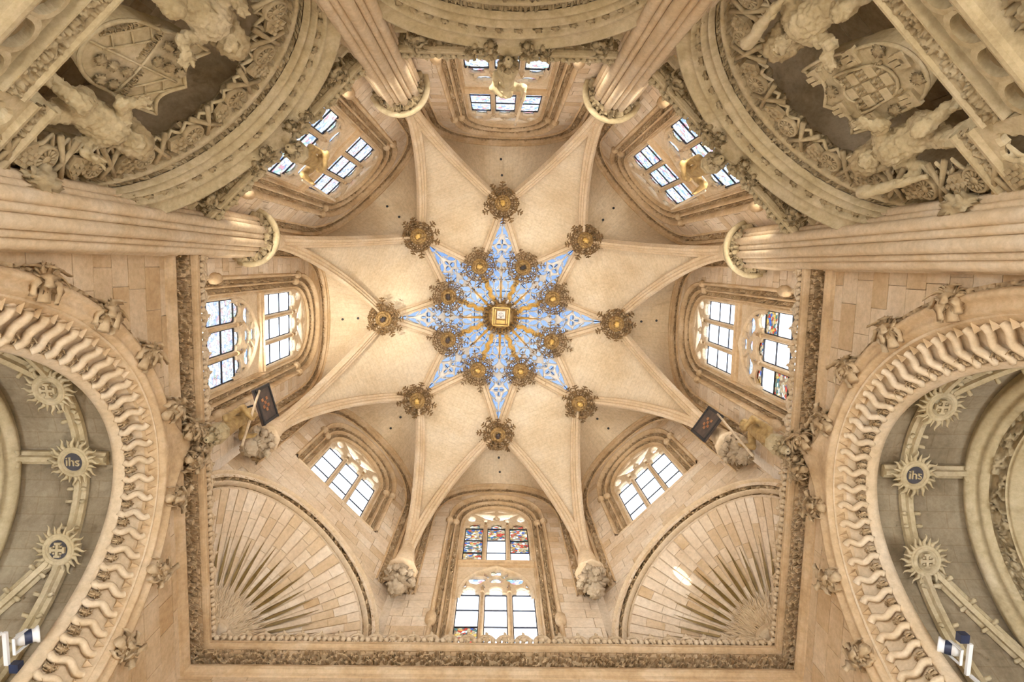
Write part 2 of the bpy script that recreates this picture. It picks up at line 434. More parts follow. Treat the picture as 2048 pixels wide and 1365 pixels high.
# ---- ashlar
def clip(poly, a, b, c):
    out = []
    n = len(poly)
    for i in range(n):
        p, q = poly[i], poly[(i + 1) % n]
        fp = a * p[0] + b * p[1] - c; fq = a * q[0] + b * q[1] - c
        if fp <= 0: out.append(p)
        if (fp < 0 < fq) or (fq < 0 < fp):
            t = fp / (fp - fq); out.append((p[0] + t * (q[0] - p[0]), p[1] + t * (q[1] - p[1])))
    return out
def ashlar(parent, loops, to3d, course, lens, seed, mat, proud=.022, gap=.007, name='stone_block', limit=300, zmin=None):
    """coursed stones filling a region (outer loop + holes, 2-D); each stone a part of parent"""
    rnd = random.Random(seed)
    loops = [np.asarray(l, float) for l in loops]
    flat, tris = tess(loops)
    T = [[tuple(flat[i]) for i in t] for t in tris]
    x0, x1 = flat[:, 0].min(), flat[:, 0].max(); z0, z1 = flat[:, 1].min(), flat[:, 1].max()
    if zmin is not None: z0 = max(z0, zmin)
    z = z0; cnt = 0
    while z < z1 - .02:
        h = course * rnd.uniform(.88, 1.12)
        if z1 - z - h < .15: h = z1 - z
        row = []
        for t in T:
            p = clip(clip(t, 0, 1, z + h - gap), 0, -1, -(z + gap))
            if len(p) > 2: row.append(p)
        x = x0 - rnd.uniform(0, lens[0]); zz = z; z += h
        while x < x1:
            l = rnd.uniform(*lens)
            P = []
            for t in row:
                p = clip(clip(t, 1, 0, x + l - gap), -1, 0, -(x + gap))
                if len(p) > 2: P.append(p)
            x += l
            if not P: continue
            idx = {}; pts = []; faces = []
            for p in P:
                f = []
                for q in p:
                    k = (round(q[0], 4), round(q[1], 4))
                    if k not in idx: idx[k] = len(pts); pts.append(k)
                    if not f or f[-1] != idx[k]: f.append(idx[k])
                if len(f) > 2 and f[0] == f[-1]: f.pop()
                if len(set(f)) > 2: faces.append(f)
            if not faces: continue
            pa = np.array(pts)
            if (np.ptp(pa[:, 0]) * np.ptp(pa[:, 1])) < .006: continue
            ec = {}
            for f in faces:
                for a, b in zip(f, f[1:] + f[:1]): ec[(a, b)] = 1
            bd = [(a, b) for (a, b) in ec if (b, a) not in ec]
            n = len(pts); pj = proud * rnd.uniform(.7, 1.25)
            V = np.concatenate([to3d(pa, -pj), to3d(pa, 0.004)])
            o = obj(name, V, faces + [(b, a, a + n, b + n) for a, b in bd], mat, parent)
            cnt += 1
    return cnt
# ================================================================== STRUCTURE
D0 = .25                      # clerestory wall plane
HALF = AP * math.tan(PI / 8)
WNAMES = {'N': 'wall_north', 'NE': 'wall_northeast', 'E': 'wall_east', 'SE': 'wall_southeast', 'S': 'wall_south', 'SW': 'wall_southwest', 'W': 'wall_west', 'NW': 'wall_northwest'}
WLAB = {'N': 'top wall of the lantern with the window behind the statue', 'NE': 'upper right wall of the lantern between two shafts', 'E': 'right wall of the lantern above the side chapel', 'SE': 'lower right wall of the lantern above the fan shell',
        'S': 'bottom wall of the lantern around the tall window', 'SW': 'lower left wall of the lantern above the fan shell', 'W': 'left wall of the lantern above the side chapel', 'NW': 'upper left wall of the lantern between two shafts'}
def fam(k, o, i):
    return {q: o[q] + (i[q] - o[q]) * k for q in ('A', 'B', 'z0', 'zb', 'n', 'd')}
WIN_O = dict(A=1.87, B=2.65, z0=24.95, zb=15.55, n=2.35, d=D0)
WIN_I = dict(A=1.29, B=1.70, z0=25.0, zb=15.55, n=2.0, d=.47)
FOR_I = dict(A=2.48, B=3.40, z0=24.65, zb=19.0, n=2.45, d=D0)
FOR_O = dict(A=2.93, B=4.15, z0=24.35, zb=19.0, n=2.35, d=-.02)
def famring(side, k, o, i, dd=0.0, Nl=14):
    f = fam(k, o, i); a = arch(f['A'], f['B'], f['z0'], f['zb'], f['n'], Nl=Nl)
    return wp(side, a[:, 0], a[:, 1], f['d'] + dd)
def to3(side, d0):
    return lambda p, dd: wp(side, np.asarray(p)[:, 0], np.asarray(p)[:, 1], d0 + dd)
def light_shape(c, w, zb, zt):
    s = []
    for t in np.linspace(0, PI / 2, 5): s.append((c - w + .14 * (1 - math.cos(t)), zt + .13 * math.sin(t)))
    for t in np.linspace(math.radians(205), math.radians(-25), 11): s.append((c + .215 * math.cos(t), zt + .30 + .2 * math.sin(t)))
    for t in np.linspace(PI / 2, 0, 5): s.append((c + w - .14 * (1 - math.cos(t)), zt + .13 * math.sin(t)))
    return np.array([(c - w, zb)] + s + [(c + w, zb)])
LC = (-.865, 0.0, .865); LW = .355
WINLAB = {'N': 'stained glass window at the top, half hidden behind the middle statue', 'NE': 'stained glass window at upper right with blue and red lights', 'E': 'right window with a few dark stained panes among clear ones',
          'SE': 'short clear three-light window above the lower right fan shell', 'S': 'tall bottom window with red and blue figure panes above clear lights', 'SW': 'short clear three-light window above the lower left fan shell',
          'W': 'left window with pale stained lower lights and clear upper lights', 'NW': 'stained glass window at upper left with pale pink and blue lights'}
CREST = {}
def build_window(side, num):
    two = side not in ('SW', 'SE')
    zb = 15.55 if two else 21.9
    o = dict(WIN_O, zb=15.55 if two else 21.45); i = dict(WIN_I, zb=15.55 if two else 21.75)
    w = thing('window_%d' % num, wp(side, 0, zb, D0), WINLAB[side], kind='structure')
    # stepped moulded frame
    prof = [(-.10, .02)] + roll(-.09, .09, 0, 0, .10) + [(.10, .03)]
    mb = MB()
    for pr in ([(-.14, .03)] + roll(-.12, .10, 0, 0, .11, 6) + [(.12, .05)], [(.36, .05)] + roll(.37, .50, 0, 0, .07) + [(.52, .05)], [(.74, .05)] + roll(.75, .86, 0, 0, .06) + [(.88, .04), (.93, .0), (1.0, .0), (1.0, .16)]):
        mb.add(*loft([famring(side, k, o, i, dd) for k, dd in pr]))
    mb.obj('frame', 'moulding', w, True)
    for q, (k0, k1) in enumerate(((.12, .36), (.52, .74))):
        V, Fc = carve(famring(side, k0, o, i, .05), famring(side, k1, o, i, .05), .10, .125, .02, num * 10 + q)
        obj('carved_band', V, Fc, 'carved', w, False)
    # little collars where jamb meets arch
    for sg in (-1, 1):
        for k in (0, .43):
            f = fam(k, o, i); c = wp(side, sg * f['A'], f['z0'] - .15, f['d'] - .03)
            V, Fc = lathe([(.02, -.1), (.13, -.08), (.10, 0), (.15, .05), (.15, .12), (.02, .14)], 10)
            obj('collar', V + c, Fc, 'moulding', w, True)
        if two:
            f = fam(0, o, i); c = wp(side, sg * f['A'], 17.55, f['d'] - .03)
            V, Fc = lathe([(.02, -.25), (.10, -.2), (.16, -.05), (.17, .1), (.12, .2), (.16, .26), (.02, .3)], 10)
            obj('collar', V + c, Fc, 'moulding', w, True)
    T = to3(side, 0.0)
    # tracery plates
    up = [light_shape(c, LW, 21.8, 24.8) for c in LC]
    ai = arch(1.30, 1.70, 25.0, 21.72, 2.0, Nl=4)
    tr = [drop(-.40, 25.98, 1.05, .66, math.radians(150), .25), drop(.40, 25.98, 1.05, .66, math.radians(30), -.25),
          drop(-.36, 26.40, .62, .20, math.radians(200), .1), drop(.36, 26.40, .62, .20, math.radians(-20), -.1),
          foil(-1.0, 25.68, .22, 0, sx=.7, sy=1.2), foil(1.0, 25.68, .22, 0, sx=.7, sy=1.2),
          drop(-.44, 25.48, .36, .24, math.radians(270)), drop(.44, 25.48, .36, .24, math.radians(270)), foil(0, 25.68, .15, 3, PI / 2)]
    plate(ai[::-1], up + tr, T, .47, .62, .03).obj('tracery', 'moulding_pale', w)
    if two:
        lo = [light_shape(c, LW, 15.62, 19.55) for c in LC]
        al = np.array([(-1.30, 15.58), (1.30, 15.58), (1.30, 21.5), (-1.30, 21.5)])
        tr2 = [foil(-.66, 20.55, .34, 3, .5, .35, 1.1, .9), foil(.66, 20.55, .34, 3, PI - .5, .35, 1.1, .9), foil(0, 21.06, .25, 4, PI / 4, .35),
               drop(-.32, 20.86, .42, .26, math.radians(115)), drop(.32, 20.86, .42, .26, math.radians(65)), drop(-1.04, 20.12, .5, .24, math.radians(80)), drop(1.04, 20.12, .5, .24, math.radians(100)),
               drop(-.43, 20.19, .36, .26, math.radians(90)), drop(.43, 20.19, .36, .26, math.radians(90)), foil(0, 20.55, .25, 3, PI / 2, .3)]
        plate(al, lo + tr2, T, .49, .62, .03).obj('lower_tracery', 'moulding_pale', w)
        # moulded sub-arch and transom
        mb = MB()
        a0 = lambda u, d: (lambda q: wp(side, q[:, 0], q[:, 1], d))(arch(1.18 + u, 1.55 + u, 19.75, 19.2, 1.8, tip=.12, tw=.5, Nl=3))
        mb.add(*loft([a0(k, d) for k, d in [(-.07, .52)] + roll(-.07, .07, .48, .48, .07) + [(.07, .52)]]))
        mb.obj('sub_arch', 'moulding_pale', w, True)
        tp = [(.54, 21.40), (.42, 21.44), (.38, 21.50), (.44, 21.55), (.42, 21.62), (.34, 21.67), (.36, 21.74), (.54, 21.78)]
        obj('transom', *loft([wp(side, np.array([-1.32, 1.32]), z, d) for d, z in tp]), 'moulding', w)
    else:
        tp = [(.7, 21.6), (.40, 21.55), (.24, 21.46), (.20, 21.4), (.24, 21.34), (D0, 21.3)]
        obj('sill', *loft([wp(side, np.array([-1.75, 1.75]), z, d) for d, z in tp]), 'moulding_pale', w)
        obj('sill_slope', *loft([wp(side, np.array([-1.3, 1.3]), z, d) for d, z in ((.7, 21.82), (.47, 21.82), (.35, 21.58))]), 'moulding_pale', w)
    # mullions: round shafts in front of the plate
    for c in (-.4325, .4325):
        spans = [(21.78, 25.25)] + ([(15.62, 20.0)] if two else [])
        for z0, z1 in spans:
            V, Fc = tube(wp(side, np.full(6, c), np.linspace(z0, z1, 6), .48), .05, 8)
            mu = obj('mullion', V, Fc, 'moulding', w, True)
            V, Fc = lathe([(.01, -.03), (.07, -.02), (.085, .03), (.06, .07), (.01, .08)], 10)
            obj('collar', V + wp(side, c, z1 - .35, .48), Fc, 'moulding', mu, True)
    # panes and glazing bars
    rows_u = [21.8, 22.7, 23.75, 24.85, 25.32]; rows_l = [15.62, 16.85, 17.8, 18.72, 19.62, 20.1]
    n_, r_ = axes(side)
    def kind(tier, li, ri):
        if side in ('N', 'NE'): return 'blue_glass'
        if side == 'NW': return 'pale_glass' if tier == 'u' else 'blue_glass'
        if side == 'W': return 'pale_glass' if tier == 'l' else 'clear_glass'
        if side == 'S':
            if tier == 'u': return 'mosaic_glass' if (li == 0 or (li == 1 and ri >= 2) or (li == 2 and ri >= 1)) else 'clear_glass'
            return 'mosaic_glass' if (li == 0 and ri == 1) else 'clear_glass'
        if side == 'E' and tier == 'l':
            return 'mosaic_glass' if (li, ri) in ((2, 3), (2, 1), (1, 4), (0, 1), (0, 2), (0, 4)) else 'clear_glass'
        return 'clear_glass'
    for tier, rows in (('u', rows_u),) + ((('l', rows_l),) if two else ()):
        for li, c in enumerate(LC):
            for ri in range(len(rows) - 1):
                z0, z1 = rows[ri], rows[ri + 1]
                wd = 2 * LW + .06 if ri < len(rows) - 2 else 2 * LW - .02
                V, Fc = box(wp(side, c, (z0 + z1) / 2, .58), r_, n_, EZ, wd, .012, z1 - z0)
                p = obj('pane', V, Fc, kind(tier, li, ri), w)
                V, Fc = box(wp(side, c, z1, .565), r_, n_, EZ, wd, .04, .035)
                obj('glazing_bar', V, Fc, 'lead', p)
            for e in (-1, 1):
                V, Fc = box(wp(side, c + e * (LW - .012), (rows[0] + rows[-2]) / 2, .565), r_, n_, EZ, .03, .04, rows[-2] - rows[0])
                obj('lead_edge', V, Fc, 'lead', w)
    tg = 'blue_glass' if side in ('N', 'NE', 'NW') else 'clear_glass'
    V, Fc = box(wp(side, 0, 26.05, .60), r_, n_, EZ, 2.5, .012, 1.36)
    obj('tracery_pane', V, Fc, tg, w)
    if two:
        V, Fc = box(wp(side, 0, 20.75, .605), r_, n_, EZ, 2.5, .012, 1.3)
        obj('tracery_pane', V, Fc, 'blue_glass' if side != 'E' else 'pale_glass', w)
    return w
def build_clerestory(side, seed):
    two = side not in ('SW', 'SE')
    w = thing(WNAMES[side], wp(side, 0, 15, D0), WLAB[side], kind='structure')
    zb = 15.3
    fo = fam(.6, FOR_O, FOR_I); top = arch(fo['A'] + .42, fo['B'] + .12, fo['z0'], zb if two else 16, 2.6, Nl=3)
    hw = (AP + D0) * math.tan(PI / 8)
    top[:, 0] = np.clip(top[:, 0], -hw, hw)
    wo = arch(WIN_O['A'], WIN_O['B'], WIN_O['z0'], 15.0 if two else 21.4, WIN_O['n'], Nl=3)
    if two:
        wo = wo[wo[:, 1] > zb]
        loop = np.concatenate([top, [(hw, zb), (wo[-1][0], zb)], wo[::-1], [(wo[0][0], zb), (-hw, zb)]])
        loops = [loop]
    else:
        sq = arch(3.05, 3.2, 16.05, 16.05, 2.0, Nl=1)
        bot = sq[::-1]
        loop = np.concatenate([top[top[:, 1] > 16.2], bot])
        loops = [loop, wo]
    flat, tris = tess(loops)
    obj('wall_face', to3(side, D0 + .004)(flat, 0), tris, 'joint', w)
    ashlar(w, loops, to3(side, D0), .47, (.55, 1.05), seed, 'ashlar')
    # outer backing of the wall round the window
    zk = 14.9 if two else 20.6
    bk = np.array([(-3.6, zk), (3.6, zk), (3.6, 30), (-3.6, 30)])
    hole = arch(1.31, 1.72, 25.0, 15.4 if two else 21.7, 2.0, Nl=3)
    plate(bk, [hole], to3(side, 0), .64, .74).obj('wall_core', 'joint', w)
    return w
def build_formeret(side, seed):
    t = thing('wall_arch', wp(side, 0, 19.6, 0), {'N': 'carved wall arch over the top window', 'S': 'carved wall arch over the bottom window', 'E': 'carved wall arch over the right window', 'W': 'carved wall arch over the left window beside the white lit cell',
        'NE': 'carved wall arch over the upper right window', 'NW': 'carved wall arch over the upper left window', 'SE': 'carved wall arch over the lower right short window', 'SW': 'carved wall arch over the lower left short window'}[side], 'arch', 'wall arches of the vault')
    mb = MB()
    for pr in ([(1.02, .03)] + roll(1.0, .84, 0, 0, .07) + [(.82, .06)], [(.40, .06)] + roll(.38, .24, 0, 0, .06) + [(.22, .03), (.12, .03), (.10, -.03), (-.05, -.05), (-.08, .3)]):
        mb.add(*loft([famring(side, k, FOR_O, FOR_I, dd) for k, dd in pr]))
    mb.obj('moulding', 'moulding', t, True)
    V, Fc = carve(famring(side, .82, FOR_O, FOR_I, .06), famring(side, .40, FOR_O, FOR_I, .06), .12, .15, .023, seed)
    obj('carved_band', V, Fc, 'carved', t, False)
# ---------------------------------------------------------------- vault
R1, H1, R2, H2 = 4.97, 28.25, 2.5, 29.25
HC = 29.9
def pol(ang, r, z):
    t = math.radians(ang); return np.array([r * math.cos(t), r * math.sin(t), z])
def rib_curve(ka, ba, n=36):
    K = pol(ka, 7.8, 0); B = pol(ba, R1, 0)
    t = np.linspace(0, 1, n) ** 1.8
    z = 20.3 + (H1 - 20.3) * (1 - (1 - t) ** 1.5) ** (1 / 1.8)
    P = K + (B - K) * t[:, None]; P[:, 2] = z
    return np.concatenate([[pol(ka, 7.8, 19.3)], P])
RIBP = [(-.2, .05), (-.2, -.05), (-.13, -.09), (-.12, -.17), (-.06, -.2), (-.045, -.29), (.045, -.29), (.06, -.2), (.12, -.17), (.13, -.09), (.2, -.05), (.2, .05)]
STARP = [(-.17, .05), (-.17, -.08), (-.09, -.12), (-.06, -.22), (.06, -.22), (.09, -.12), (.17, -.08), (.17, .05)]
DIRW = {'N': 'top', 'NE': 'upper right', 'E': 'right', 'SE': 'lower right', 'S': 'bottom', 'SW': 'lower left', 'W': 'left', 'NW': 'upper left'}
def build_vault():
    v = thing('ceiling', (0, 0, 19), 'pale star vault of the octagonal lantern', kind='structure')
    for side, ang in SIDES.items():
        # severy between wall arch and boss: two ruled halves
        ring = famring(side, -.02, FOR_O, FOR_I, -.02)
        half = len(ring) // 2
        for sg, seq in ((-22.5, None), (22.5, None)):
            rb = rib_curve(ang + sg, ang)[1:]
            rb = rb + np.array([0, 0, .1])
            e = ring[:half + 1] if np.linalg.norm(ring[0][:2] - rb[0][:2]) < np.linalg.norm(ring[-1][:2] - rb[0][:2]) else ring[half - (1 if len(ring) % 2 == 0 else 0):][::-1]
            e = e[e[:, 2] > 20.2]
            n = 30; A = resample(e, n); B = resample(rb, n); m = 12
            t = np.linspace(0, 1, m)
            G = A[:, None] * (1 - t)[None, :, None] + B[:, None] * t[None, :, None]
            G[:, :, 2] += .12 * np.sin(PI * t)[None] * np.linspace(0, 1, n)[:, None]
            ln = plen(B); wd = np.linalg.norm(A - B, axis=1)
            uv = np.stack([(t[None] * wd[:, None]), np.repeat(np.linspace(0, ln, n)[:, None], m, 1)], 2)
            obj('vault_cell', G.reshape(-1, 3), grid_faces(n, m), 'vault', v, True, uv=uv.reshape(-1, 2))
        # kite cell between two bosses
        k = ang + 22.5
        I = pol(k, R2, H2 + .12)
        sides_ = []
        for b in (ang, ang + 45):
            rb = rib_curve(k, b)[1:] + np.array([0, 0, .1])
            st = np.linspace(rb[-1], I, 10)
            st[:, 2] += .05 * np.sin(np.linspace(0, PI, 10))
            sides_.append(np.concatenate([resample(rb, 26), st[1:]]))
        A, B = sides_; n = len(A); m = 18; t = np.linspace(0, 1, m)
        G = A[:, None] * (1 - t)[None, :, None] + B[:, None] * t[None, :, None]
        wd = np.linalg.norm(A - B, axis=1)
        G[:, :, 2] += (np.sin(PI * t)[None] * (wd * .085)[:, None])
        mid = .5 * (A + B); ln = np.r_[0, np.cumsum(np.linalg.norm(np.diff(mid, axis=0), axis=1))]
        uv = np.stack([((t - .5)[None] * wd[:, None]), np.repeat(ln[:, None], m, 1)], 2)
        obj('vault_cell', G.reshape(-1, 3), grid_faces(n, m), 'vault', v, True, uv=uv.reshape(-1, 2))
        Gt = G.copy(); Gt[:, :, 2] += .45
        obj('vault_back', Gt.reshape(-1, 3), grid_faces(n, m), 'joint', v)
        # ribs
        for sg in (-22.5, 22.5):
            P = rib_curve(ang + sg, ang)
            lat = np.cross(pol(ang, R1, 0) - pol(ang + sg, 7.8, 0), EZ); lat = lat / np.linalg.norm(lat)
            V, Fc = sweep(P, RIBP, lat, up=(pol(ang, 1, 0) * .4 + EZ))
            r = obj('rib', V, Fc, 'rib', v)
            st = np.linspace(pol(ang, R1, H1 + .1), pol(ang + sg, R2, H2 + .1), 8)
            lat = np.cross(st[-1] - st[0], EZ); lat /= np.linalg.norm(lat)
            V, Fc = sweep(st, STARP, lat, up=EZ)
            obj('star_rib', V, Fc, 'rib', v)
        # ridge line with two air holes
        a = ring[half]; b = pol(ang, R1 + .5, H1 + .2)
        for f in (.28, .62):
            p = a + (b - a) * f + np.array([0, 0, .1])
            V, Fc = lathe([(.001, -.1), (.05, -.1), (.055, -.04), (.09, .0), (.09, .12)], 10)
            obj('air_hole', V * np.array([1, 1, 1]) + p, Fc, 'iron', v)
    return v
# star tracery: one openwork panel per point of the star
def build_star():
    d = math.radians(22.5)
    tipx = R1 - .12; ix, iy = R2 * math.cos(d), R2 * math.sin(d)
    holes = []
    def sym(f):
        a = f(1); b = f(-1); holes.append(a); holes.append(b)
    # along the point (x = distance from the centre)
    holes.append(drop(4.38, 0, .46, .17, 0))
    sym(lambda s: drop(3.86, s * .13, .50, .17, math.radians(-14 * s), .10 * s))
    sym(lambda s: drop(3.50, s * .24, .44, .17, math.radians(-30 * s), .15 * s))
    sym(lambda s: foil(3.22, s * .11, .085, 0))
    sym(lambda s: drop(3.05, s * .33, .44, .18, math.radians(20 * s), .15 * s))
    holes.append(drop(3.38, 0, .22, .09, PI))
    holes.append(foil(2.93, 0, .10, 4, 0, .35))
    sym(lambda s: drop(2.72, s * .24, .46, .25, math.radians(150 * s), .2 * s))
    sym(lambda s: drop(2.62, s * .58, .34, .20, math.radians(60 * s), .1 * s))
    sym(lambda s: foil(2.86, s * .50, .075, 0))
    sym(lambda s: foil(2.40, s * .13, .10, 4, 0, .3))
    sym(lambda s: foil(2.40, s * .40, .12, 4, .4, .3))
    sym(lambda s: drop(2.08, s * .24, .46, .25, math.radians(30 * s), .2 * s))
    sym(lambda s: drop(2.16, s * .58, .34, .2, math.radians(-60 * s), .1 * s))
    sym(lambda s: foil(2.40, s * .76, .065, 0))
    holes.append(drop(1.70, .0, .30, .14, PI))
    sym(lambda s: foil(1.80, s * .33, .12, 3, s * .5, .3))
    sym(lambda s: foil(1.88, s * .60, .08, 3, 0, .2))
    sym(lambda s: drop(1.47, s * .20, .42, .20, math.radians(180 - 12 * s), .1 * s))
    sym(lambda s: drop(1.52, s * .44, .34, .17, math.radians(180 + 18 * s), .0))
    sym(lambda s: drop(1.12, s * .12, .34, .14, math.radians(180 + 6 * s)))
    sym(lambda s: drop(1.16, s * .33, .30, .13, math.radians(180 + 15 * s)))
    sym(lambda s: foil(.86, s * .1, .07, 3, PI))
    for q_ in range(len(holes)):
        h_ = holes[q_]; c_ = (h_.min(0) + h_.max(0)) / 2; ex = np.ptp(h_, axis=0); k_ = 1 + .055 / (ex.min() * .5 + .03); holes[q_] = c_ + (h_ - c_) * np.array([1 + (k_ - 1) * .35, k_])
    outline = np.array([(.55, -.55 * math.tan(d)), (ix, -iy), (tipx, 0), (ix, iy), (.55, .55 * math.tan(d))])
    def zed(x): return np.where(x > ix, H2 + .14 + (H1 + .14 - H2 - .14) * (x - ix) / (R1 - ix), HC + .1 + (H2 + .04 - HC) * x / ix)
    # split plate at x = ix so that it can bend: apertures are all small enough, z follows x
    def to3d(p, dd):
        p = np.asarray(p); return np.stack([p[:, 0], p[:, 1], zed(p[:, 0]) + dd], 1)
    mb = plate(outline, holes, to3d, 0.0, .22, .03)
    V, Fc = mb.get(); me = mk('tracery_panel', V, Fc, 'tracery_paint')
    gp = np.array([(.2, -.08), (ix, -iy - .06), (R1, 0), (ix, iy + .06), (.2, .08)])
    gm = MB(); gm.add(to3d(gp, .42), [(0, 1, 2, 3, 4)]); gm.add(to3d(gp, .44), [(0, 1, 2, 3, 4)])
    Vg, Fg = gm.get(); gme = mk('lantern_pane', Vg, Fg, 'sky_glass')
    bars = MB()
    for x in (1.2, 1.75, 2.7, 3.3):
        h = (x * math.tan(d) if x < ix else iy * (R1 - x) / (R1 - ix)) * .95
        bars.add(*tube(to3d(np.array([(x, -h), (x, h)]), .40), .018, 4))
    bars.add(*tube(to3d(np.array([(.6, .02), (ix, .02), (4.6, .02)]), .40), .018, 4))
    Vb, Fb = bars.get(); bme = mk('glazing_bars', Vb, Fb, MATS['navy'])
    t = thing('star_tracery', (0, 0, H1), 'eight-pointed openwork tracery star open to the blue sky', 'tracery')
    for side, ang in SIDES.items():
        M = Matrix.Rotation(math.radians(ang), 4, 'Z')
        p = inst('tracery_panel', me, M, t); inst('lantern_pane', gme, M, p); inst('glazing_bars', bme, M, p)
# ---------------------------------------------------------------- lower walls, floor
def build_shell():
    f = obj('floor', [(-9, -11, -1.6), (9, -11, -1.6), (9, 9, -1.6), (-9, 9, -1.6)], [(0, 1, 2, 3)], 'floor'); tag(f, 'stone floor of the chapel', kind='structure')
SEED = 1
for q, sd in enumerate(('S', 'SE', 'E', 'NE', 'N', 'NW', 'W', 'SW')):
    build_clerestory(sd, 50 + q); build_window(sd, q + 1); build_formeret(sd, 80 + q)
for sd, e in (('S', -1), ('S', 1), ('W', 1), ('E', -1)):  # unseen planes added to keep sky light from leaking past the shells
    s_ = np.array([e * 3.0, e * 7.9, e * 7.9, e * 3.0]); z_ = np.array([14.8, 14.8, 20.2, 20.2])
    o_ = obj('trim_9', wp(sd, s_, z_, .34), [(0, 1, 2, 3)], 'joint'); tag(o_, 'added backing plane closing sky leaks behind the corner shell', kind='structure')
build_vault(); build_star(); build_shell()
# ================================================================== LOWER ARCHITECTURE
def lump(sx, sy, sz, seed, amp=.35, cell=.55, nu=26, nv=16):
    """knot of carved foliage, local coordinates, centred"""
    u = np.linspace(0, 2 * PI, nu, endpoint=False); v = np.linspace(.02, PI - .02, nv)
    U, Vv = np.meshgrid(u, v)
    per = max(3, round(2 * PI / cell))
    h = leaves(U / (2 * PI) * per, Vv / cell, seed)
    h2 = leaves((U / (2 * PI) * per) % per - per, Vv / cell, seed)
    w = np.clip(U / (2 * PI) * 4 - 3, 0, 1); h = h * (1 - w) + h2 * w
    r = 1 - amp + amp * h * 1.25
    P = np.stack([sx * r * np.cos(U) * np.sin(Vv), sy * r * np.sin(U) * np.sin(Vv), -sz * r * np.cos(Vv)], 2)
    Fc = grid_faces(nv, nu, cc=True) + [tuple(range(nu))[::-1], tuple(range((nv - 1) * nu, nv * nu))]
    return P.reshape(-1, 3), Fc
def leafy(seed, n=12, size=1.0, up=.5):
    """crocket: knot of deeply cut curled leaves on a short neck, local z away from the moulding"""
    rnd = random.Random(seed); mb = MB()
    V, Fc = lump(.36 * size, .32 * size, .42 * size, seed, .6, .5, 34, 22); mb.add(V, Fc)
    for k in range(n):
        a = 2 * PI * k / n + rnd.uniform(-.25, .25); tilt = (-.55, .15, .75)[k % 3] + rnd.uniform(-.2, .2)
        d = np.array([math.cos(a) * math.cos(tilt), math.sin(a) * math.cos(tilt), math.sin(tilt)])
        side = unit(np.cross(d, EZ)); nn = np.cross(side, d); ln = size * rnd.uniform(.30, .42)
        t = np.linspace(0, 1, 7)
        C = d[None] * (.10 * size + t * ln)[:, None] + nn[None] * (ln * .30 * np.sin(t * 2.8) - .75 * ln * t ** 3)[:, None]
        wv = size * .15 * np.sin(np.clip(t * .76 + .15, 0, 1) * PI) ** .5 * (1 + .3 * np.cos(t * 19))
        A = C + side * wv[:, None] - nn * (.03 * size); B = C - side * wv[:, None] - nn * (.03 * size); M_ = C + nn * (.05 * size); L_ = C - nn * (.06 * size)
        mb.add(np.stack([A, M_, B, L_], 1).reshape(-1, 3), grid_faces(7, 4, cc=True) + [(24, 25, 26, 27)])
    mb.add(*tube([(0, 0, -.5 * size), (0, 0, -.25 * size), (0, 0, 0)], [.14 * size, .11 * size, .2 * size], 8))
    return mb.get()
CROCK = [mk('crocket', *leafy(300 + k), 'carved', True) for k in range(4)]
CROCKA = [mk('crocket', *leafy(320 + k), 'aged_carved', True) for k in range(4)]
def RS(M, s, rz=0.0, rx=0.0, ry=0.0):
    sc = Matrix.Diagonal((s[0], s[1], s[2], 1)) if isinstance(s, tuple) else Matrix.Scale(s, 4)
    return M @ Matrix.Rotation(rz, 4, 'Z') @ Matrix.Rotation(rx, 4, 'X') @ Matrix.Rotation(ry, 4, 'Y') @ sc
# ---------------------------------------------------------------- cornice
CORN = [(0, 14.55), (-.05, 14.58), (-.07, 14.66), (-.13, 14.72), (-.15, 14.80), (-.12, 14.88), (-.08, 14.97), (.04, 15.0), (.22, 15.0), (.22, 15.5)]
CORN2 = [(-.10, 15.36), (-.24, 15.38), (-.28, 15.385)] + [(-.29 - .06 * math.sin(t), 15.45 - .06 * math.cos(t)) for t in np.linspace(0, PI, 6)] + [(-.31, 15.52), (-.35, 15.535), (-.33, 15.56), (.4, 15.56)]
def crest_mesh(mat):
    mb = MB()
    t = np.linspace(-.25, PI + .25, 11)
    P = np.stack([.17 * np.cos(t), 0 * t, .17 + .17 * np.sin(t)], 1); mb.add(*tube(P, .058, 6))
    for s in (-1, 1):
        q = np.linspace(0, 1, 5); P = np.stack([s * (.14 + .06 * q), -.02 - .05 * np.sin(q * 3), .10 - .06 * q + .06 * q * q], 1); mb.add(*tube(P, [.055, .06, .055, .065, .04], 5))
    V, Fc = lump(.12, .09, .13, 5, .45, .7, 14, 9); mb.add(V + np.array([0, -.05, .13]), Fc)
    V, Fc = lump(.07, .07, .06, 9, .4, .8, 10, 7); mb.add(V + np.array([0, -.03, .38]), Fc)
    V, Fc = box((0, .03, .02), EX, EY, EZ, .47, .1, .08); mb.add(V, Fc)
    V, Fc = mb.get(); return mk('crest_leaf', V, Fc, mat, True)
CRM = {'moulding_pale': crest_mesh('moulding_pale'), 'aged': crest_mesh('aged')}
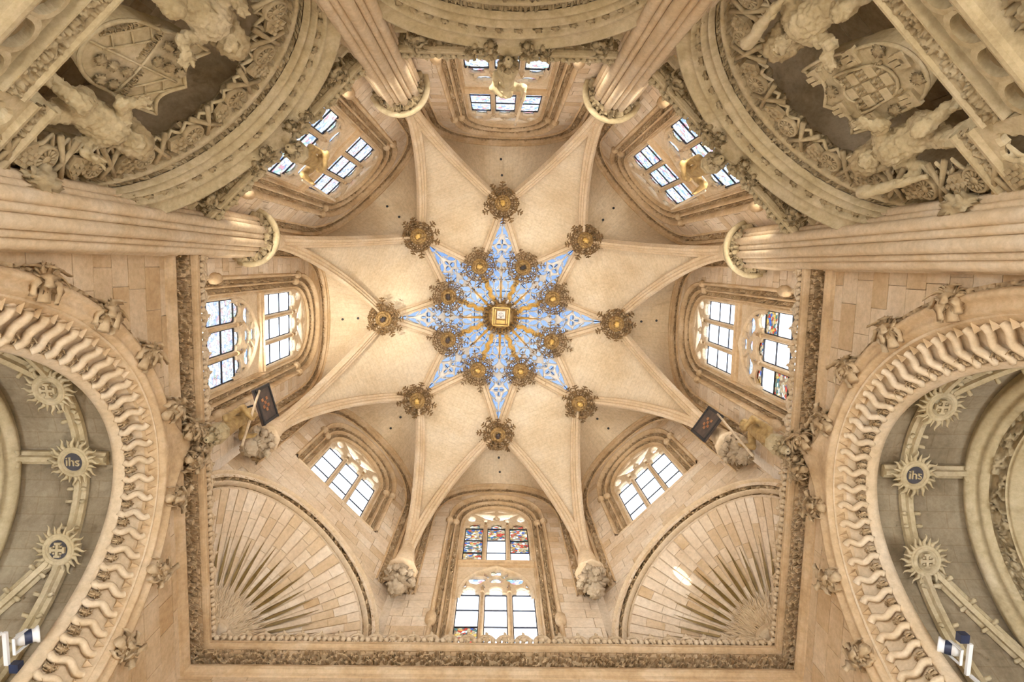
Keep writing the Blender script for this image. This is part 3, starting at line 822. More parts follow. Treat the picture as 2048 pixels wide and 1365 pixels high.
def build_cornice(side, s0, s1, num, label, mat, cmat, crmat, seed):
    t = thing('trim_%d' % num, wp(side, (s0 + s1) / 2, 14.55, 0), label, kind='structure')
    def ring(d, z):
        e0 = s0 - math.copysign(d, s0) * 1 if abs(s0) > 7 else s0
        a = s0 + d * -1 if s0 < -7 else s0; b = s1 + d if s1 > 7 else s1
        return wp(side, np.linspace(a, b, 24), z, d)
    mb = MB(); mb.add(*loft([ring(d, z) for d, z in CORN])); mb.add(*loft([ring(d, z) for d, z in CORN2]))
    mb.obj('cornice_moulding', mat, t, False)
    V, Fc = carve(ring(.02, 15.0), ring(-.22, 15.36), .085, .15, .022, seed, hollow=1.5)
    obj('carved_frieze', V, Fc, cmat, t, False)
    a = s0 + .35 if s0 < -7 else s0; b = s1 - .35 if s1 > 7 else s1
    n = int(round((b - a) / .47))
    for k in range(n):
        s = a + (k + .5) * (b - a) / n
        inst('crest_leaf', CRM[crmat], RS(wM(side, s, 15.56, -.27), (1.0, 1.2, 1.08)), t)
build_cornice('S', -7.5, 7.5, 1, 'carved cornice with leaf crest along the bottom wall', 'moulding', 'carved', 'moulding_pale', 401)
build_cornice('W', -HALF, 7.5, 2, 'carved cornice with leaf crest above the left chapel arch', 'moulding', 'carved', 'moulding_pale', 402)
build_cornice('E', -7.5, HALF, 3, 'carved cornice with leaf crest above the right chapel arch', 'moulding', 'carved', 'moulding_pale', 403)
build_cornice('N', -HALF, HALF, 4, 'greyed carved cornice under the top window', 'aged', 'aged_carved', 'aged', 404)
build_cornice('NW', -HALF, HALF, 5, 'greyed carved cornice above the upper left shield niche', 'aged', 'aged_carved', 'aged', 405)
build_cornice('NE', -HALF, HALF, 6, 'greyed carved cornice above the upper right shield niche', 'aged', 'aged_carved', 'aged', 406)
# ---------------------------------------------------------------- clustered shafts
def build_column(ang, label):
    n = pol(ang, 1, 0); r = np.array([n[1], -n[0], 0]); c = pol(ang, 7.95, 0)
    t = thing('clustered_shaft', (*pol(ang, 7.6, -1.6),), label, 'column', 'clustered shafts between the niches')
    zt = 19.35
    V, Fc = lathe([(.42, -1.6), (.42, zt)], 20); obj('core', V + c, Fc, 'moulding_pale', t, True)
    m = 9
    for k in range(m):
        phi = math.radians(-84 + 168 * k / (m - 1)); big = k % 2 == 0
        p = c - n * (.46 * math.cos(phi)) + r * (.52 * math.sin(phi)); rad = .125 if big else .075
        V, Fc = tube([p + EZ * z for z in np.linspace(-1.6, zt, 22)], rad, 10)
        obj('shaft', V, Fc, 'moulding_pale', t, True)
        if not big:
            V, Fc = lump(.11, .11, .16, int(ang) + k, .5, .7, 16, 10)
            obj('capital_leaf', V + (c - n * (.58 * math.cos(phi)) + r * (.62 * math.sin(phi)) + EZ * (zt - .2)), Fc, 'aged_carved', t, True)
    a = np.linspace(-1.75, 1.75, 25)
    P = c[None] - n[None] * (.72 * np.cos(a))[:, None] + r[None] * (.78 * np.sin(a))[:, None] + EZ * zt
    V, Fc = sweep(P, [(-.10, -.06), (-.06, -.09), (.0, -.05), (.05, -.08), (.11, -.03), (.11, .07), (-.10, .1), (-.14, .02)], EZ)
    obj('capital_ring', V, Fc, 'aged', t, True)
    P = c[None] - n[None] * (.55 * np.cos(a))[:, None] + r[None] * (.60 * np.sin(a))[:, None] + EZ * (zt - .05)
    V, Fc = carve(P - EZ * .45, P + EZ * .05 - n * .12, .12, .15, .05, int(ang) + 3); obj('capital_foliage', V, Fc, 'aged_carved', t, True)
    V, Fc = tube([c - n * .2 + EZ * zt, c - n * .17 + EZ * 20.6, c + EZ * 22.4], [.42, .34, .1], 12); obj('springer', V, Fc, 'rib', t, True)
for ang, lb in ((-157.5, 'pale clustered stone shaft beside the left chapel arch'), (-112.5, 'clustered stone shaft at top left of the top window'), (-67.5, 'clustered stone shaft at top right of the top window'), (-22.5, 'pale clustered stone shaft beside the right chapel arch')):
    build_column(ang, lb)
# ---------------------------------------------------------------- corbels
def build_corbel(ang, label, seed, rose=False):
    n = pol(ang, 1, 0); r = np.array([n[1], -n[0], 0])
    t = thing('carved_corbel', (*pol(ang, 7.55, 18.2),), label, 'corbel', 'carved corbels under the vault ribs')
    M = frameM(pol(ang, 7.62, 18.78), r, n, EZ)
    def part(name, V, Fc, mat):
        V = np.asarray(V); Vw = V @ np.array([r, n, EZ]) + pol(ang, 7.62, 18.78); return obj(name, Vw, Fc, mat, t, True)
    V, Fc = lathe([(.02, .45), (.46, .42), (.50, .34), (.44, .28), (.05, .26)], 8, a0=PI / 8, a1=PI / 8 + 2 * PI); part('abacus', V, Fc, 'rib')
    V, Fc = lump(.50, .46, .40, seed, .34, .55, 44, 28); part('foliage_knot', V + np.array([0, .05, 0]), Fc, 'corbel_stone')
    V, Fc = lump(.33, .30, .36, seed + 5, .3 if not rose else .2, .62 if not rose else .35, 26, 16); part('pendant_head', V * .92 + np.array([0, .12, -.52]), Fc, 'corbel_stone')
    for k in range(5):
        a = math.radians(-150 + 30 * k * 1.0) ; rnd = random.Random(seed + k)
        V, Fc = lump(.17, .15, .2, seed + 11 + k, .4, .8, 16, 10)
        part('leaf', V + np.array([.42 * math.cos(a), .38 * math.sin(a) + .05, -.1 + rnd.uniform(-.2, .2)]), Fc, 'corbel_stone')
    V, Fc = tube([pol(ang, 7.72, 19.15), pol(ang, 7.74, 20.2), pol(ang, 7.8, 22.2)], [.36, .31, .08], 12); obj('springer', V, Fc, 'rib', t, True)
build_corbel(112.5, 'carved foliage corbel left of the tall bottom window', 501)
build_corbel(67.5, 'carved foliage corbel right of the tall bottom window', 521)
build_corbel(157.5, 'carved corbel with round honeycomb boss beside the left hanging board', 541, True)
build_corbel(22.5, 'carved corbel of crouching figures beside the right hanging board', 561)
# ---------------------------------------------------------------- squinch shells
def build_squinch(side, label, seed):
    sg = -1 if side == 'SW' else 1
    t = thing('fan_shell', wp(side, 0, 15.8, 1.2), label, 'shell', 'fan-shaped corner shells')
    def ring(k, dd=0.0, zb=15.8):
        A = 3.20 - .42 * k; B = 3.40 - .50 * k
        a = arch(A, B, 16.0, zb, 2.0, Nl=3); return wp(side, a[:, 0], a[:, 1], D0 - .06 + .42 * k + dd)
    mb = MB()
    for pr in ([(-.10, .12)] + roll(-.08, .08, 0, 0, .06) + [(.1, .04)], [(.42, .03)] + roll(.42, .56, 0, 0, .08) + [(.58, .03)], [(.86, .03)] + roll(.88, 1.0, 0, 0, .05) + [(1.02, .02), (1.04, .12)]):
        mb.add(*loft([ring(k, d) for k, d in pr]))
    mb.obj('arch_moulding', 'moulding_pale', t, True)
    for q, (k0, k1) in enumerate(((.1, .42), (.58, .86))):
        V, Fc = carve(ring(k0, .03)[3:-3], ring(k1, .03)[3:-3], .11, .14, .022, seed + q); obj('carved_band', V, Fc, 'carved', t, False)
    apex = np.array([sg * 7.42, 7.42, 16.08]); cen = wp(side, 0, 16.0, .48)
    A, B = 2.76, 2.88
    def sh(t_, th, off=0.0):
        t_, th = np.broadcast_arrays(np.asarray(t_, float), np.asarray(th, float))
        n, r = axes(side)
        rad = (t_ ** .80)
        ax = apex[None] * (1 - t_)[..., None] + cen[None] * t_[..., None] if t_.ndim else apex * (1 - t_) + cen * t_
        s = -np.cos(th) * A * rad; z = np.sin(th) * B * rad
        ln = (1 - off)
        return ax + (r * s[..., None] + EZ * z[..., None]) * ln
    # backing
    T_, TH = np.meshgrid(np.linspace(.001, 1.03, 16), np.linspace(0, PI, 40), indexing='ij')
    obj('shell_back', sh(T_, TH, -.012).reshape(-1, 3), grid_faces(16, 40), 'joint', t, True)
    rnd = random.Random(seed)
    ns = 26
    for k in range(ns):
        a0, a1 = PI * k / ns, PI * (k + 1) / ns; g = .004
        rr = .20
        while rr < 1.0:
            r2 = min(1.02, rr + rnd.uniform(.10, .22))
            if 1.02 - r2 < .08: r2 = 1.02
            gg = min(.012 / rr, .03) * .5
            Tq, Aq = np.meshgrid(np.linspace(rr + .002, r2 - .002, 3), np.linspace(a0 + gg, a1 - gg, 3), indexing='ij')
            Vt = sh(Tq, Aq, .004 + rnd.uniform(0, .004)).reshape(-1, 3); Vb = sh(Tq, Aq, -.010).reshape(-1, 3)
            bd = [(0, 1), (1, 2), (2, 5), (5, 8), (8, 7), (7, 6), (6, 3), (3, 0)]
            obj('shell_stone', np.concatenate([Vt, Vb]), grid_faces(3, 3) + [(a, b, b + 9, a + 9) for a, b in bd], 'ashlar' if rnd.random() < .8 else 'ashlar_tan', t)
            rr = r2
    # gilded rays
    nr = 17
    for k in range(nr):
        th = PI * (k + .35) / (nr - .3); t1 = .71 + .03 * math.sin(k * 2.1)
        q = np.linspace(0, 1, 9); tt = .29 + (t1 - .29) * q
        Pm = sh(tt, np.full(9, th), .05); wv = np.array([.016, .038, .052, .049, .042, .033, .025, .015, .005])
        dn = sh(tt, np.full(9, th + .02), .05) - Pm; dn /= np.linalg.norm(dn, axis=1, keepdims=True)
        Tn = np.gradient(Pm, axis=0); nn = np.cross(Tn, dn); nn /= np.linalg.norm(nn, axis=1, keepdims=True)
        V = np.stack([Pm + dn * wv[:, None], Pm + nn * (wv * .9)[:, None], Pm - dn * wv[:, None], Pm - nn * (wv * .9)[:, None]], 1)
        obj('gilded_ray', V.reshape(-1, 3), grid_faces(9, 4, cc=True) + [(0, 1, 2, 3), (32, 33, 34, 35)], 'ray_gold', t)
    # straw-like flames round the corner sun
    mb = MB()
    for k in range(420):
        th = PI * (k + rnd.random()) / 420; q = np.linspace(0, 1, 6)
        a = rnd.uniform(.07, .24); b = a + rnd.uniform(.07, .14)
        tt = a + (b - a) * q; Pm = sh(tt, th + .05 * np.sin(q * 7 + k) / (1 + 3 * tt), .10 + .07 * rnd.random())
        mb.add(*tube(Pm, np.array([.02, .026, .024, .018, .011, .003]), 4))
    o = mb.obj('flame_fringe', 'moulding_pale', t, True); o['kind'] = 'stuff'
    V, Fc = lathe([(.001, .46), (.16, .44), (.32, .35), (.42, .2), (.46, 0), (.46, -.03), (.001, -.04)], 20)
    obj('corner_sun', V + apex + np.array([-sg * .04, -.04, .0]), Fc, 'moulding_pale', t, True)
    return t
build_squinch('SW', 'fan shell with gilded rays in the lower left corner', 601)
build_squinch('SE', 'fan shell with gilded rays in the lower right corner', 631)
# ---------------------------------------------------------------- side chapels (left and right)
def afam(k, pts):
    """interpolate arch parameter dicts along a list"""
    k = max(0, min(len(pts) - 1, k)); i = min(int(k), len(pts) - 2); f = k - i
    return {q: pts[i][q] + (pts[i + 1][q] - pts[i][q]) * f for q in pts[0]}
def aring(side, p, s0, dd=0.0, du=0.0, Na=72, Nl=6):
    a = arch(p['A'] + du, p['B'] + du, p['z0'], p['zb'], p.get('n', 2.0), s0, p.get('tip', 0), p.get('tw', 1.0), Na, Nl)
    if p.get('tip', 0):
        a[:, 1] = a[:, 1]
    return wp(side, a[:, 0], a[:, 1], p['d'] + dd)
def ogee(a, s0, tip, tw):
    a = a.copy(); a[:, 1] += tip * np.maximum(0, 1 - np.abs(a[:, 0] - s0) / tw) ** 2.2; return a
def build_side_chapel(side, seed):
    m = 1 if side == 'W' else -1
    s0 = 1.95 * m
    lr = 'left' if side == 'W' else 'right'
    wl = thing('wall_west_lower' if side == 'W' else 'wall_east_lower', wp(side, s0, 0, 0), 'tan ashlar wall around the %s chapel arch' % lr, kind='structure')
    zb = 4.0
    lo, hi = (-HALF, 7.5) if m == 1 else (-7.5, HALF)
    op = arch(3.95, 5.62, 8.5, zb, 2.0, s0, Nl=4)
    loop = np.concatenate([[(lo, zb), (lo, 14.9), (hi, 14.9), (hi, zb)], op[::-1]])
    V2, T2 = tess([loop]); obj('wall_face', to3(side, .004)(V2, 0), T2, 'joint', wl)
    ashlar(wl, [loop], to3(side, 0), .55, (.6, 1.15), seed, 'ashlar_tan', zmin=7.0)
    hw = thing('wall_base', (0, 0, 0), 'x') if False else None
    obj('wall_foot', wp(side, np.array([lo, hi, hi, lo]), np.array([-1.6, -1.6, zb, zb]), .01), [(0, 1, 2, 3)], 'ashlar_tan', wl)
    t = thing('chapel_arch', wp(side, s0, zb, 0), 'ogee arch with crockets over the %s side chapel' % lr, 'arch', 'ogee arches of the side chapels')
    HO = dict(A=4.16, B=5.62, z0=8.7, zb=zb, d=-.22); CH = dict(A=3.90, B=5.55, z0=8.45, zb=zb, d=-.02); IN = dict(A=3.08, B=5.2, z0=8.4, zb=zb, d=.62)
    def hr(u, d, tip=0.0):
        a = arch(4.0 + u, 5.55 + u, 8.6, zb, 2.0, s0, Na=96, Nl=6)
        if tip: a = ogee(a, s0, tip, 1.25)
        return wp(side, a[:, 0], a[:, 1], d)
    # hood: outer lip follows the ogee, inner lip the round arch
    prof = [(.24, .02, .86), (.25, -.12, .86), (.20, -.20, .84), (.13, -.22, .78), (.10, -.17, .70), (.05, -.12, .5), (-.02, -.12, .25), (-.06, -.15, .06), (-.10, -.13, 0), (-.13, -.04, 0), (-.22, .02, 0), (-.3, .2, 0)]
    V, Fc = loft([hr(u, d, tp) for u, d, tp in prof]); obj('hood_mould', V, Fc, 'moulding', t, True)
    V, Fc = carve(hr(.24, -.04, .86), hr(.33, -.10, .9), .06, .12, .04, seed + 1); obj('vine_strip', V, Fc, 'carved', t, True)
    def sp(k, dd=0.0): return aring(side, afam(k, [CH, IN]), s0, dd, Na=96)
    mb = MB(); mb.add(*loft([sp(k, d) for k, d in [(0, 0)] + roll(.0, .10, 0, 0, .04) + [(.12, .03), (.45, .05), (.80, .05)] + [(.85, .0)] + roll(.86, 1.0, -.02, 0, .05) + [(1.02, .05)]]))
    mb.obj('arch_splay', 'moulding_pale', t, True)
    # wavy ribs, leaf blocks, teeth
    mid = sp(.45); L_ = np.r_[0, np.cumsum(np.linalg.norm(np.diff(mid, axis=0), axis=1))]
    r0, r1 = sp(.16), sp(.86); ra, rb2 = sp(.13, -.02), sp(.72, -.03)
    n = int(L_[-1] / .385)
    fi = lambda ring, l: np.array([np.interp(l, L_, ring[:, i]) for i in range(3)])
    leafm = [mk('leaf_block', *leafy(700 + k, 7, .42), 'carved', True) for k in range(3)]
    for k in range(n):
        l = (k + .5) * L_[-1] / n
        if fi(mid, l)[2] < 6.5: continue
        P0, P1 = fi(r0, l), fi(r1, l); tg = unit(fi(mid, l + .1) - fi(mid, l - .1)); q = np.linspace(0, 1, 13)
        nrm = unit(np.cross(tg, P1 - P0)); nrm = nrm * (1 if nrm @ (np.array([0, 0, 8]) - P0) > 0 else -1)
        Pm = P0 + (P1 - P0) * q[:, None] + tg * (.05 * np.sin(q * 2 * PI * 1.5))[:, None] + nrm * (.02 + .05 * np.sin(q * PI))[:, None]
        V, Fc = sweep(Pm, [(-.07, -.03), (-.06, .05), (-.025, .085), (.025, .085), (.06, .05), (.07, -.03)], tg, up=nrm); obj('wave_rib', V, Fc, 'moulding_pale', t, True)
        lm = l + .5 * L_[-1] / n
        if lm < L_[-1]:
            p = fi(rb2, lm); g = unit(P1 - P0)
            inst('leaf_block', leafm[k % 3], frameM(p, tg, -nrm, -g) @ Matrix.Scale(.62, 4), t)
            p = fi(ra, lm)
            V = [p + tg * .09 + g * .12, p - tg * .09 + g * .12, p - g * .05, p + nrm * .10 + g * .12, p + nrm * .03 - g * .05]
            obj('tooth', V, [(0, 1, 2), (0, 3, 1), (0, 2, 4, 3), (1, 3, 4, 2)], 'moulding', t)
    # crockets and finial leaves
    for k, (ds, z) in enumerate(((-3.95, 10.5), (-3.30, 12.1), (-2.36, 13.42), (-1.02, 14.30), (1.02, 14.30), (2.36, 13.42), (3.30, 12.1), (3.95, 10.5))):
        nrm_a = math.atan2(ds * .9, (z - 8.6) * .55)
        inst('crocket', CROCK[k % 4], RS(wM(side, s0 + ds, z, -.22), .72, rz=0, ry=nrm_a), t)
    for k, (ds, z, sc) in enumerate(((-.40, 14.95, .62), (.40, 14.95, .62), (-.25, 15.35, .52), (.25, 15.35, .52))):
        inst('finial_leaf', CROCK[k % 4], RS(wM(side, s0 + ds, z, -.34), sc, ry=math.copysign(.5, ds)), t)
    # ---- chapel interior
    c = thing('wall_west_chapel' if side == 'W' else 'wall_east_chapel', wp(side, s0, 0, 2), 'dim vaulted recess seen through the %s chapel arch' % lr, kind='structure')
    INB = dict(A=3.08, B=5.2, z0=8.4, zb=-1.6, d=.66); IN1 = dict(INB, d=.74); BR = dict(A=3.9, B=5.55, z0=8.4, zb=-1.6, d=.80)
    V, Fc = loft([aring(side, p, s0) for p in (INB, IN1, BR)]); obj('arch_soffit', V, Fc, 'moulding_pale', c, True)
    rings = [aring(side, dict(BR, d=d), s0) for d in np.linspace(.80, 4.8, 9)]
    R_ = np.array(rings); ln = np.r_[0, np.cumsum(np.linalg.norm(np.diff(R_[0], axis=0), axis=1))]
    uv = np.stack([np.repeat(np.linspace(0, 3.8, 9)[:, None], R_.shape[1], 1), np.repeat(ln[None], 9, 0)], 2)
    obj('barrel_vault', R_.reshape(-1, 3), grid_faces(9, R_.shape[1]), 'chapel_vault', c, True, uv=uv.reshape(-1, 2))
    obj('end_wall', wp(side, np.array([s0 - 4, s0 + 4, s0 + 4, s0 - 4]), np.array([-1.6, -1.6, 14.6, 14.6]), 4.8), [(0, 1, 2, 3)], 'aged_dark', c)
    # deep transverse arch with foliage band
    mb = MB()
    pr = [(.62, 2.75), (.5, 2.72), (.45, 2.65), (.38, 2.65), (.3, 2.75), (.25, 2.85), (.18, 2.8), (.12, 2.85), (.08, 2.95)]
    def tr(u, d): return aring(side, dict(A=3.2 + u, B=4.95 + u, z0=8.4, zb=0, d=d + .15), s0)
    mb.add(*loft([tr(u, d) for u, d in pr])); mb.add(*loft([tr(u, d) for u, d in [(-.12, 3.15)] + roll(-.14, -.28, 3.2, 3.35, .08) + [(-.3, 3.45), (-.34, 4.0)]]))
    mb.obj('transverse_arch', 'aged', c, True)
    V, Fc = carve(tr(.08, 2.95), tr(-.12, 3.15), .14, .19, .035, seed + 4); obj('carved_band', V, Fc, 'aged_carved', c, True)
    # ribs with sun bosses
    def br(ds, d, drop_=0.0):
        A, B = 3.9 - drop_, 5.55 - drop_
        return np.array([s0 + ds, 8.4 + B * math.sqrt(max(0, 1 - (ds / A) ** 2)), d])
    def ribpath(f, n=24):
        Q = np.array([br(*f(q), .07) for q in np.linspace(0, 1, n)]); return wp(side, Q[:, 0], Q[:, 1], Q[:, 2])
    n_, r_ = axes(side)
    paths = [lambda q: (-3.8 + 7.6 * q, 1.55), lambda q: (0.0, 1.0 + 2.2 * q), lambda q: (m * (1.68 + 1.9 * q), 1.55 + 1.7 * q), lambda q: (-m * (1.68 + 1.9 * q), 1.55 + 1.7 * q)]
    RP = [(-.14, .04), (-.14, -.06), (-.07, -.1), (-.05, -.18), (.05, -.18), (.07, -.1), (.14, -.06), (.14, .04)]
    for k, f in enumerate(paths):
        P = ribpath(f, 30)
        lat = n_ if k == 0 else (r_ if k == 1 else unit(np.cross(P[-1] - P[0], EZ)))
        V, Fc = sweep(P, RP, lat, up=EZ); rbo = obj('chapel_rib', V, Fc, 'aged', c, False)
        seg = plen(P); cnt = int(seg / .62)
        for q in range(cnt):
            j = int((q + .5) / cnt * 29); p = P[j]; tg = unit(P[min(j + 1, 29)] - P[max(j - 1, 0)]); dn = unit(np.array([0, 0, -1]) - tg * (-tg[2])); sd = np.cross(tg, dn)
            for e in (-1, 1):
                Pq = [p + dn * .08 + sd * e * .06, p + dn * .14 + sd * e * .12, p + dn * .17 + sd * e * .17, p + dn * .13 + sd * e * .20]
                V, Fc = tube(Pq, [.045, .045, .05, .02], 5); obj('rib_leaf', V, Fc, 'aged', rbo, True)
    for k, ds in enumerate((-1.67, 0.0, 1.67)):
        b = br(ds, 1.55, .36); slope = math.asin(max(-1, min(1, ds / 3.4))) * 1.0
        nloc = unit(np.array([-ds / 3.4 ** 2 * 1.0, -(b[1] - 8.4) / 5.3 ** 2])) # inward normal in (s,z)
        zax = r_ * nloc[0] + EZ * nloc[1]; xax = unit(r_ * -nloc[1] + EZ * nloc[0]) * 1.0; yax = np.cross(zax, xax)
        zax = unit(zax * .35 - EZ); xax = unit(EX - zax * zax[0]); yax = np.cross(zax, xax)
        build_sun(frameM(wp(side, b[0], b[1], b[2]), xax, yax, zax) @ Matrix.Scale(.92, 4), 'ihs' if k == 1 else 'cross', {(-1): 'x'}.get(k) or
                  ('%s boss with flaming rays, %s of the three in the %s chapel' % ('lettered sun' if k == 1 else 'cross-marked sun', {0: 'first', 1: 'middle', 2: 'last'}[k], lr)) if k == 1 else
                  'cross-marked sun boss in the %s chapel, %s the lettered one' % (lr, 'above' if (k == 0) == (side == 'W') else 'below'), k, dark=(side == 'W' and k == 2) or k == 1)
def text_mesh(s, size, depth, mat):
    cu = bpy.data.curves.new('lettering', 'FONT'); cu.body = s; cu.size = size; cu.extrude = depth; cu.align_x = 'CENTER'; cu.align_y = 'CENTER'
    o = bpy.data.objects.new('lettering', cu); COL.objects.link(o)
    bpy.context.view_layer.update()
    me = bpy.data.meshes.new_from_object(o.evaluated_get(bpy.context.evaluated_depsgraph_get()))
    bpy.data.objects.remove(o); bpy.data.curves.remove(cu)
    me.materials.clear(); me.materials.append(MATS[mat]); me.name = 'lettering'
    return me
SUNM = {}
def sun_meshes():
    if SUNM: return SUNM
    V, Fc = lathe([(.30, -.32), (.34, -.05), (.36, .02), (.33, .06), (.31, .03), (.26, .03), (.245, .07), (.22, .05), (.21, .0), (.001, .0)], 28); SUNM['disc'] = mk('disc', V, Fc, 'aged', True)
    ray = MB(); q = np.linspace(0, 1, 7)
    P = np.stack([.33 + .28 * q, .035 * np.sin(q * 6.0), .0 + .02 * np.sin(q * 3)], 1); w = np.array([.055, .058, .05, .042, .03, .018, .004])
    Vr = np.stack([P + np.outer(w, [0, 1, 0]), P + np.outer(w * .7, [0, 0, 1]), P - np.outer(w, [0, 1, 0]), P - np.outer(w * .7, [0, 0, 1])], 1)
    SUNM['ray'] = mk('flame_ray', Vr.reshape(-1, 3), grid_faces(7, 4, cc=True) + [(0, 1, 2, 3)], 'aged', True)
    Ps = np.stack([.33 + .20 * q, 0 * q, 0 * q], 1)
    Vr = np.stack([Ps + np.outer(w * .8, [0, 1, 0]), Ps + np.outer(w * .6, [0, 0, 1]), Ps - np.outer(w * .8, [0, 1, 0]), Ps - np.outer(w * .6, [0, 0, 1])], 1)
    SUNM['short'] = mk('flame_ray', Vr.reshape(-1, 3), grid_faces(7, 4, cc=True) + [(0, 1, 2, 3)], 'aged', True)
    mb = MB()
    for e in (EX, EY):
        mb.add(*box((0, 0, .03), e, np.cross(EZ, e), EZ, .30, .06, .06))
        for s in (-1, 1): mb.add(*box(np.array(e) * s * .14 + np.array([0, 0, .03]), np.cross(EZ, e), e, EZ, .13, .045, .06))
    for a in (-1, 1):
        for b in (-1, 1): mb.add(*box((a * .075, b * .075, .025), EX, EY, EZ, .04, .04, .04))
    SUNM['cross'] = mk('cross_relief', *mb.get(), 'aged', False)
    SUNM['ihs'] = text_mesh('ihs', .30, .03, 'aged'); SUNM['ihs'].name = 'lettering'
    V, Fc = lathe([(.215, .012), (.001, .012)], 24); SUNM['inlay'] = mk('dark_ground', V, Fc, 'black_inlay', True)
    return SUNM
def build_sun(M, kind, label, k, dark=False):
    S = sun_meshes()
    t = thing('sun_boss', (0, 0, 0), label, 'boss', 'sun bosses of the side chapels', M=M)
    d = inst('disc', S['disc'], M, t)
    if dark: inst('dark_ground', S['inlay'], M, d)
    inst('cross_relief' if kind == 'cross' else 'lettering', S[kind], M @ Matrix.Rotation(0, 4, 'Z') @ (Matrix.Translation((0, 0, .02))), d)
    for q in range(24):
        inst('flame_ray', S['ray' if q % 2 == 0 else 'short'], M @ Matrix.Rotation(2 * PI * q / 24, 4, 'Z'), t)
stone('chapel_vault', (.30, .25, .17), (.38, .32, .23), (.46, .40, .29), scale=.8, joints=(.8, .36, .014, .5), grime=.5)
build_side_chapel('W', 801); build_side_chapel('E', 851)
# bottom wall strip below the cornice and plain lower walls
sw = thing('wall_south_lower', wp('S', 0, -1.6, 0), 'tan ashlar wall strip below the bottom cornice', kind='structure')
obj('wall_face', wp('S', np.array([-7.5, 7.5, 7.5, -7.5]), np.array([-1.6, -1.6, 14.9, 14.9]), .004), [(0, 1, 2, 3)], 'joint', sw)
ashlar(sw, [np.array([(-7.5, 12.2), (7.5, 12.2), (7.5, 14.9), (-7.5, 14.9)])], to3('S', 0), .55, (.8, 1.5), 901, 'ashlar_tan')
# ================================================================== SCULPTURE HELPERS
def surf_nets(fn, lo, hi, res):
    lo = np.asarray(lo, float); hi = np.asarray(hi, float); n = np.maximum(4, np.ceil((hi - lo) / res).astype(int) + 1)
    ax = [lo[i] + np.arange(n[i]) * res for i in range(3)]
    G = np.stack(np.meshgrid(*ax, indexing='ij'), 3); D = fn(G)
    S = D < 0
    cs = [S[a:n[0] - 1 + a, b:n[1] - 1 + b, c:n[2] - 1 + c] for a in (0, 1) for b in (0, 1) for c in (0, 1)]
    tot = sum(c.astype(int) for c in cs); act = (tot > 0) & (tot < 8)
    idx = -np.ones(act.shape, int); idx[act] = np.arange(act.sum())
    cell = np.argwhere(act)
    acc = np.zeros((len(cell), 3)); cnt = np.zeros(len(cell))
    off = [np.array(o) for o in ((0, 0, 0), (0, 0, 1), (0, 1, 0), (0, 1, 1), (1, 0, 0), (1, 0, 1), (1, 1, 0), (1, 1, 1))]
    for a in range(8):
        for b in range(a + 1, 8):
            if np.abs(off[a] - off[b]).sum() != 1: continue
            ia = cell + off[a]; ib = cell + off[b]
            da = D[ia[:, 0], ia[:, 1], ia[:, 2]]; db = D[ib[:, 0], ib[:, 1], ib[:, 2]]
            m = (da < 0) != (db < 0); t = np.where(m, da / np.where(m, da - db, 1), 0)
            acc += np.where(m[:, None], ia + (ib - ia) * t[:, None], 0); cnt += m
    V = lo + acc / cnt[:, None] * res
    Fc = []
    for axis in range(3):
        u, v = (axis + 1) % 3, (axis + 2) % 3
        sl0 = [slice(None)] * 3; sl1 = [slice(None)] * 3; sl0[axis] = slice(0, -1); sl1[axis] = slice(1, None)
        ch = S[tuple(sl0)] != S[tuple(sl1)]
        E = np.argwhere(ch); s_in = S[tuple(sl0)][ch]
        for e, si in zip(E, s_in):
            if e[u] < 1 or e[v] < 1 or e[u] >= n[u] - 1 or e[v] >= n[v] - 1: continue
            q = []
            for du, dv in ((0, 0), (-1, 0), (-1, -1), (0, -1)):
                c = e.copy(); c[u] += du; c[v] += dv; q.append(idx[c[0], c[1], c[2]])
            if min(q) < 0: continue
            Fc.append(tuple(q) if si else tuple(q[::-1]))
    return V, Fc
def cap(P, a, b, ra, rb):
    a = np.asarray(a, float); b = np.asarray(b, float); ab = b - a
    t = np.clip(((P - a) @ ab) / (ab @ ab + 1e-9), 0, 1)
    return np.linalg.norm(P - a - t[..., None] * ab, axis=-1) - (ra + (rb - ra) * t)
def ell(P, c, r):
    q = (P - np.asarray(c, float)) / np.asarray(r, float); k = np.linalg.norm(q, axis=-1)
    return (k - 1) * min(r)
def smin(a, b, k=.06):
    h = np.clip(.5 + .5 * (b - a) / k, 0, 1); return b + (a - b) * h - k * h * (1 - h)
def head_sdf(P, c, r, fwd=(0, -1, 0)):
    c = np.asarray(c, float); f = unit(fwd); sd = unit(np.cross(f, EZ)); up = np.cross(sd, f)
    at = lambda x, y, z: c + (sd * x + f * y + up * z) * r
    d = ell(P, c, (r * .80, r * .88, r * 1.08))
    d = smin(d, cap(P, at(0, .75, .15), at(0, 1.05, -.15), r * .12, r * .17), r * .15)       # nose
    d = smin(d, cap(P, at(-.4, .72, .28), at(.4, .72, .28), r * .14, r * .14), r * .12)      # brow
    for e in (-1, 1):
        d = np.maximum(d, -(np.linalg.norm(P - at(.32 * e, .92, .08), axis=-1) - r * .15))    # eye socket
        d = smin(d, ell(P, at(.32 * e, .78, .06), (r * .13,) * 3), r * .04)
        d = smin(d, ell(P, at(.82 * e, -.05, 0), (r * .16, r * .2, r * .26)), r * .1)
    d = np.maximum(d, -cap(P, at(-.22, .92, -.48), at(.22, .92, -.48), r * .06, r * .06))
    return d
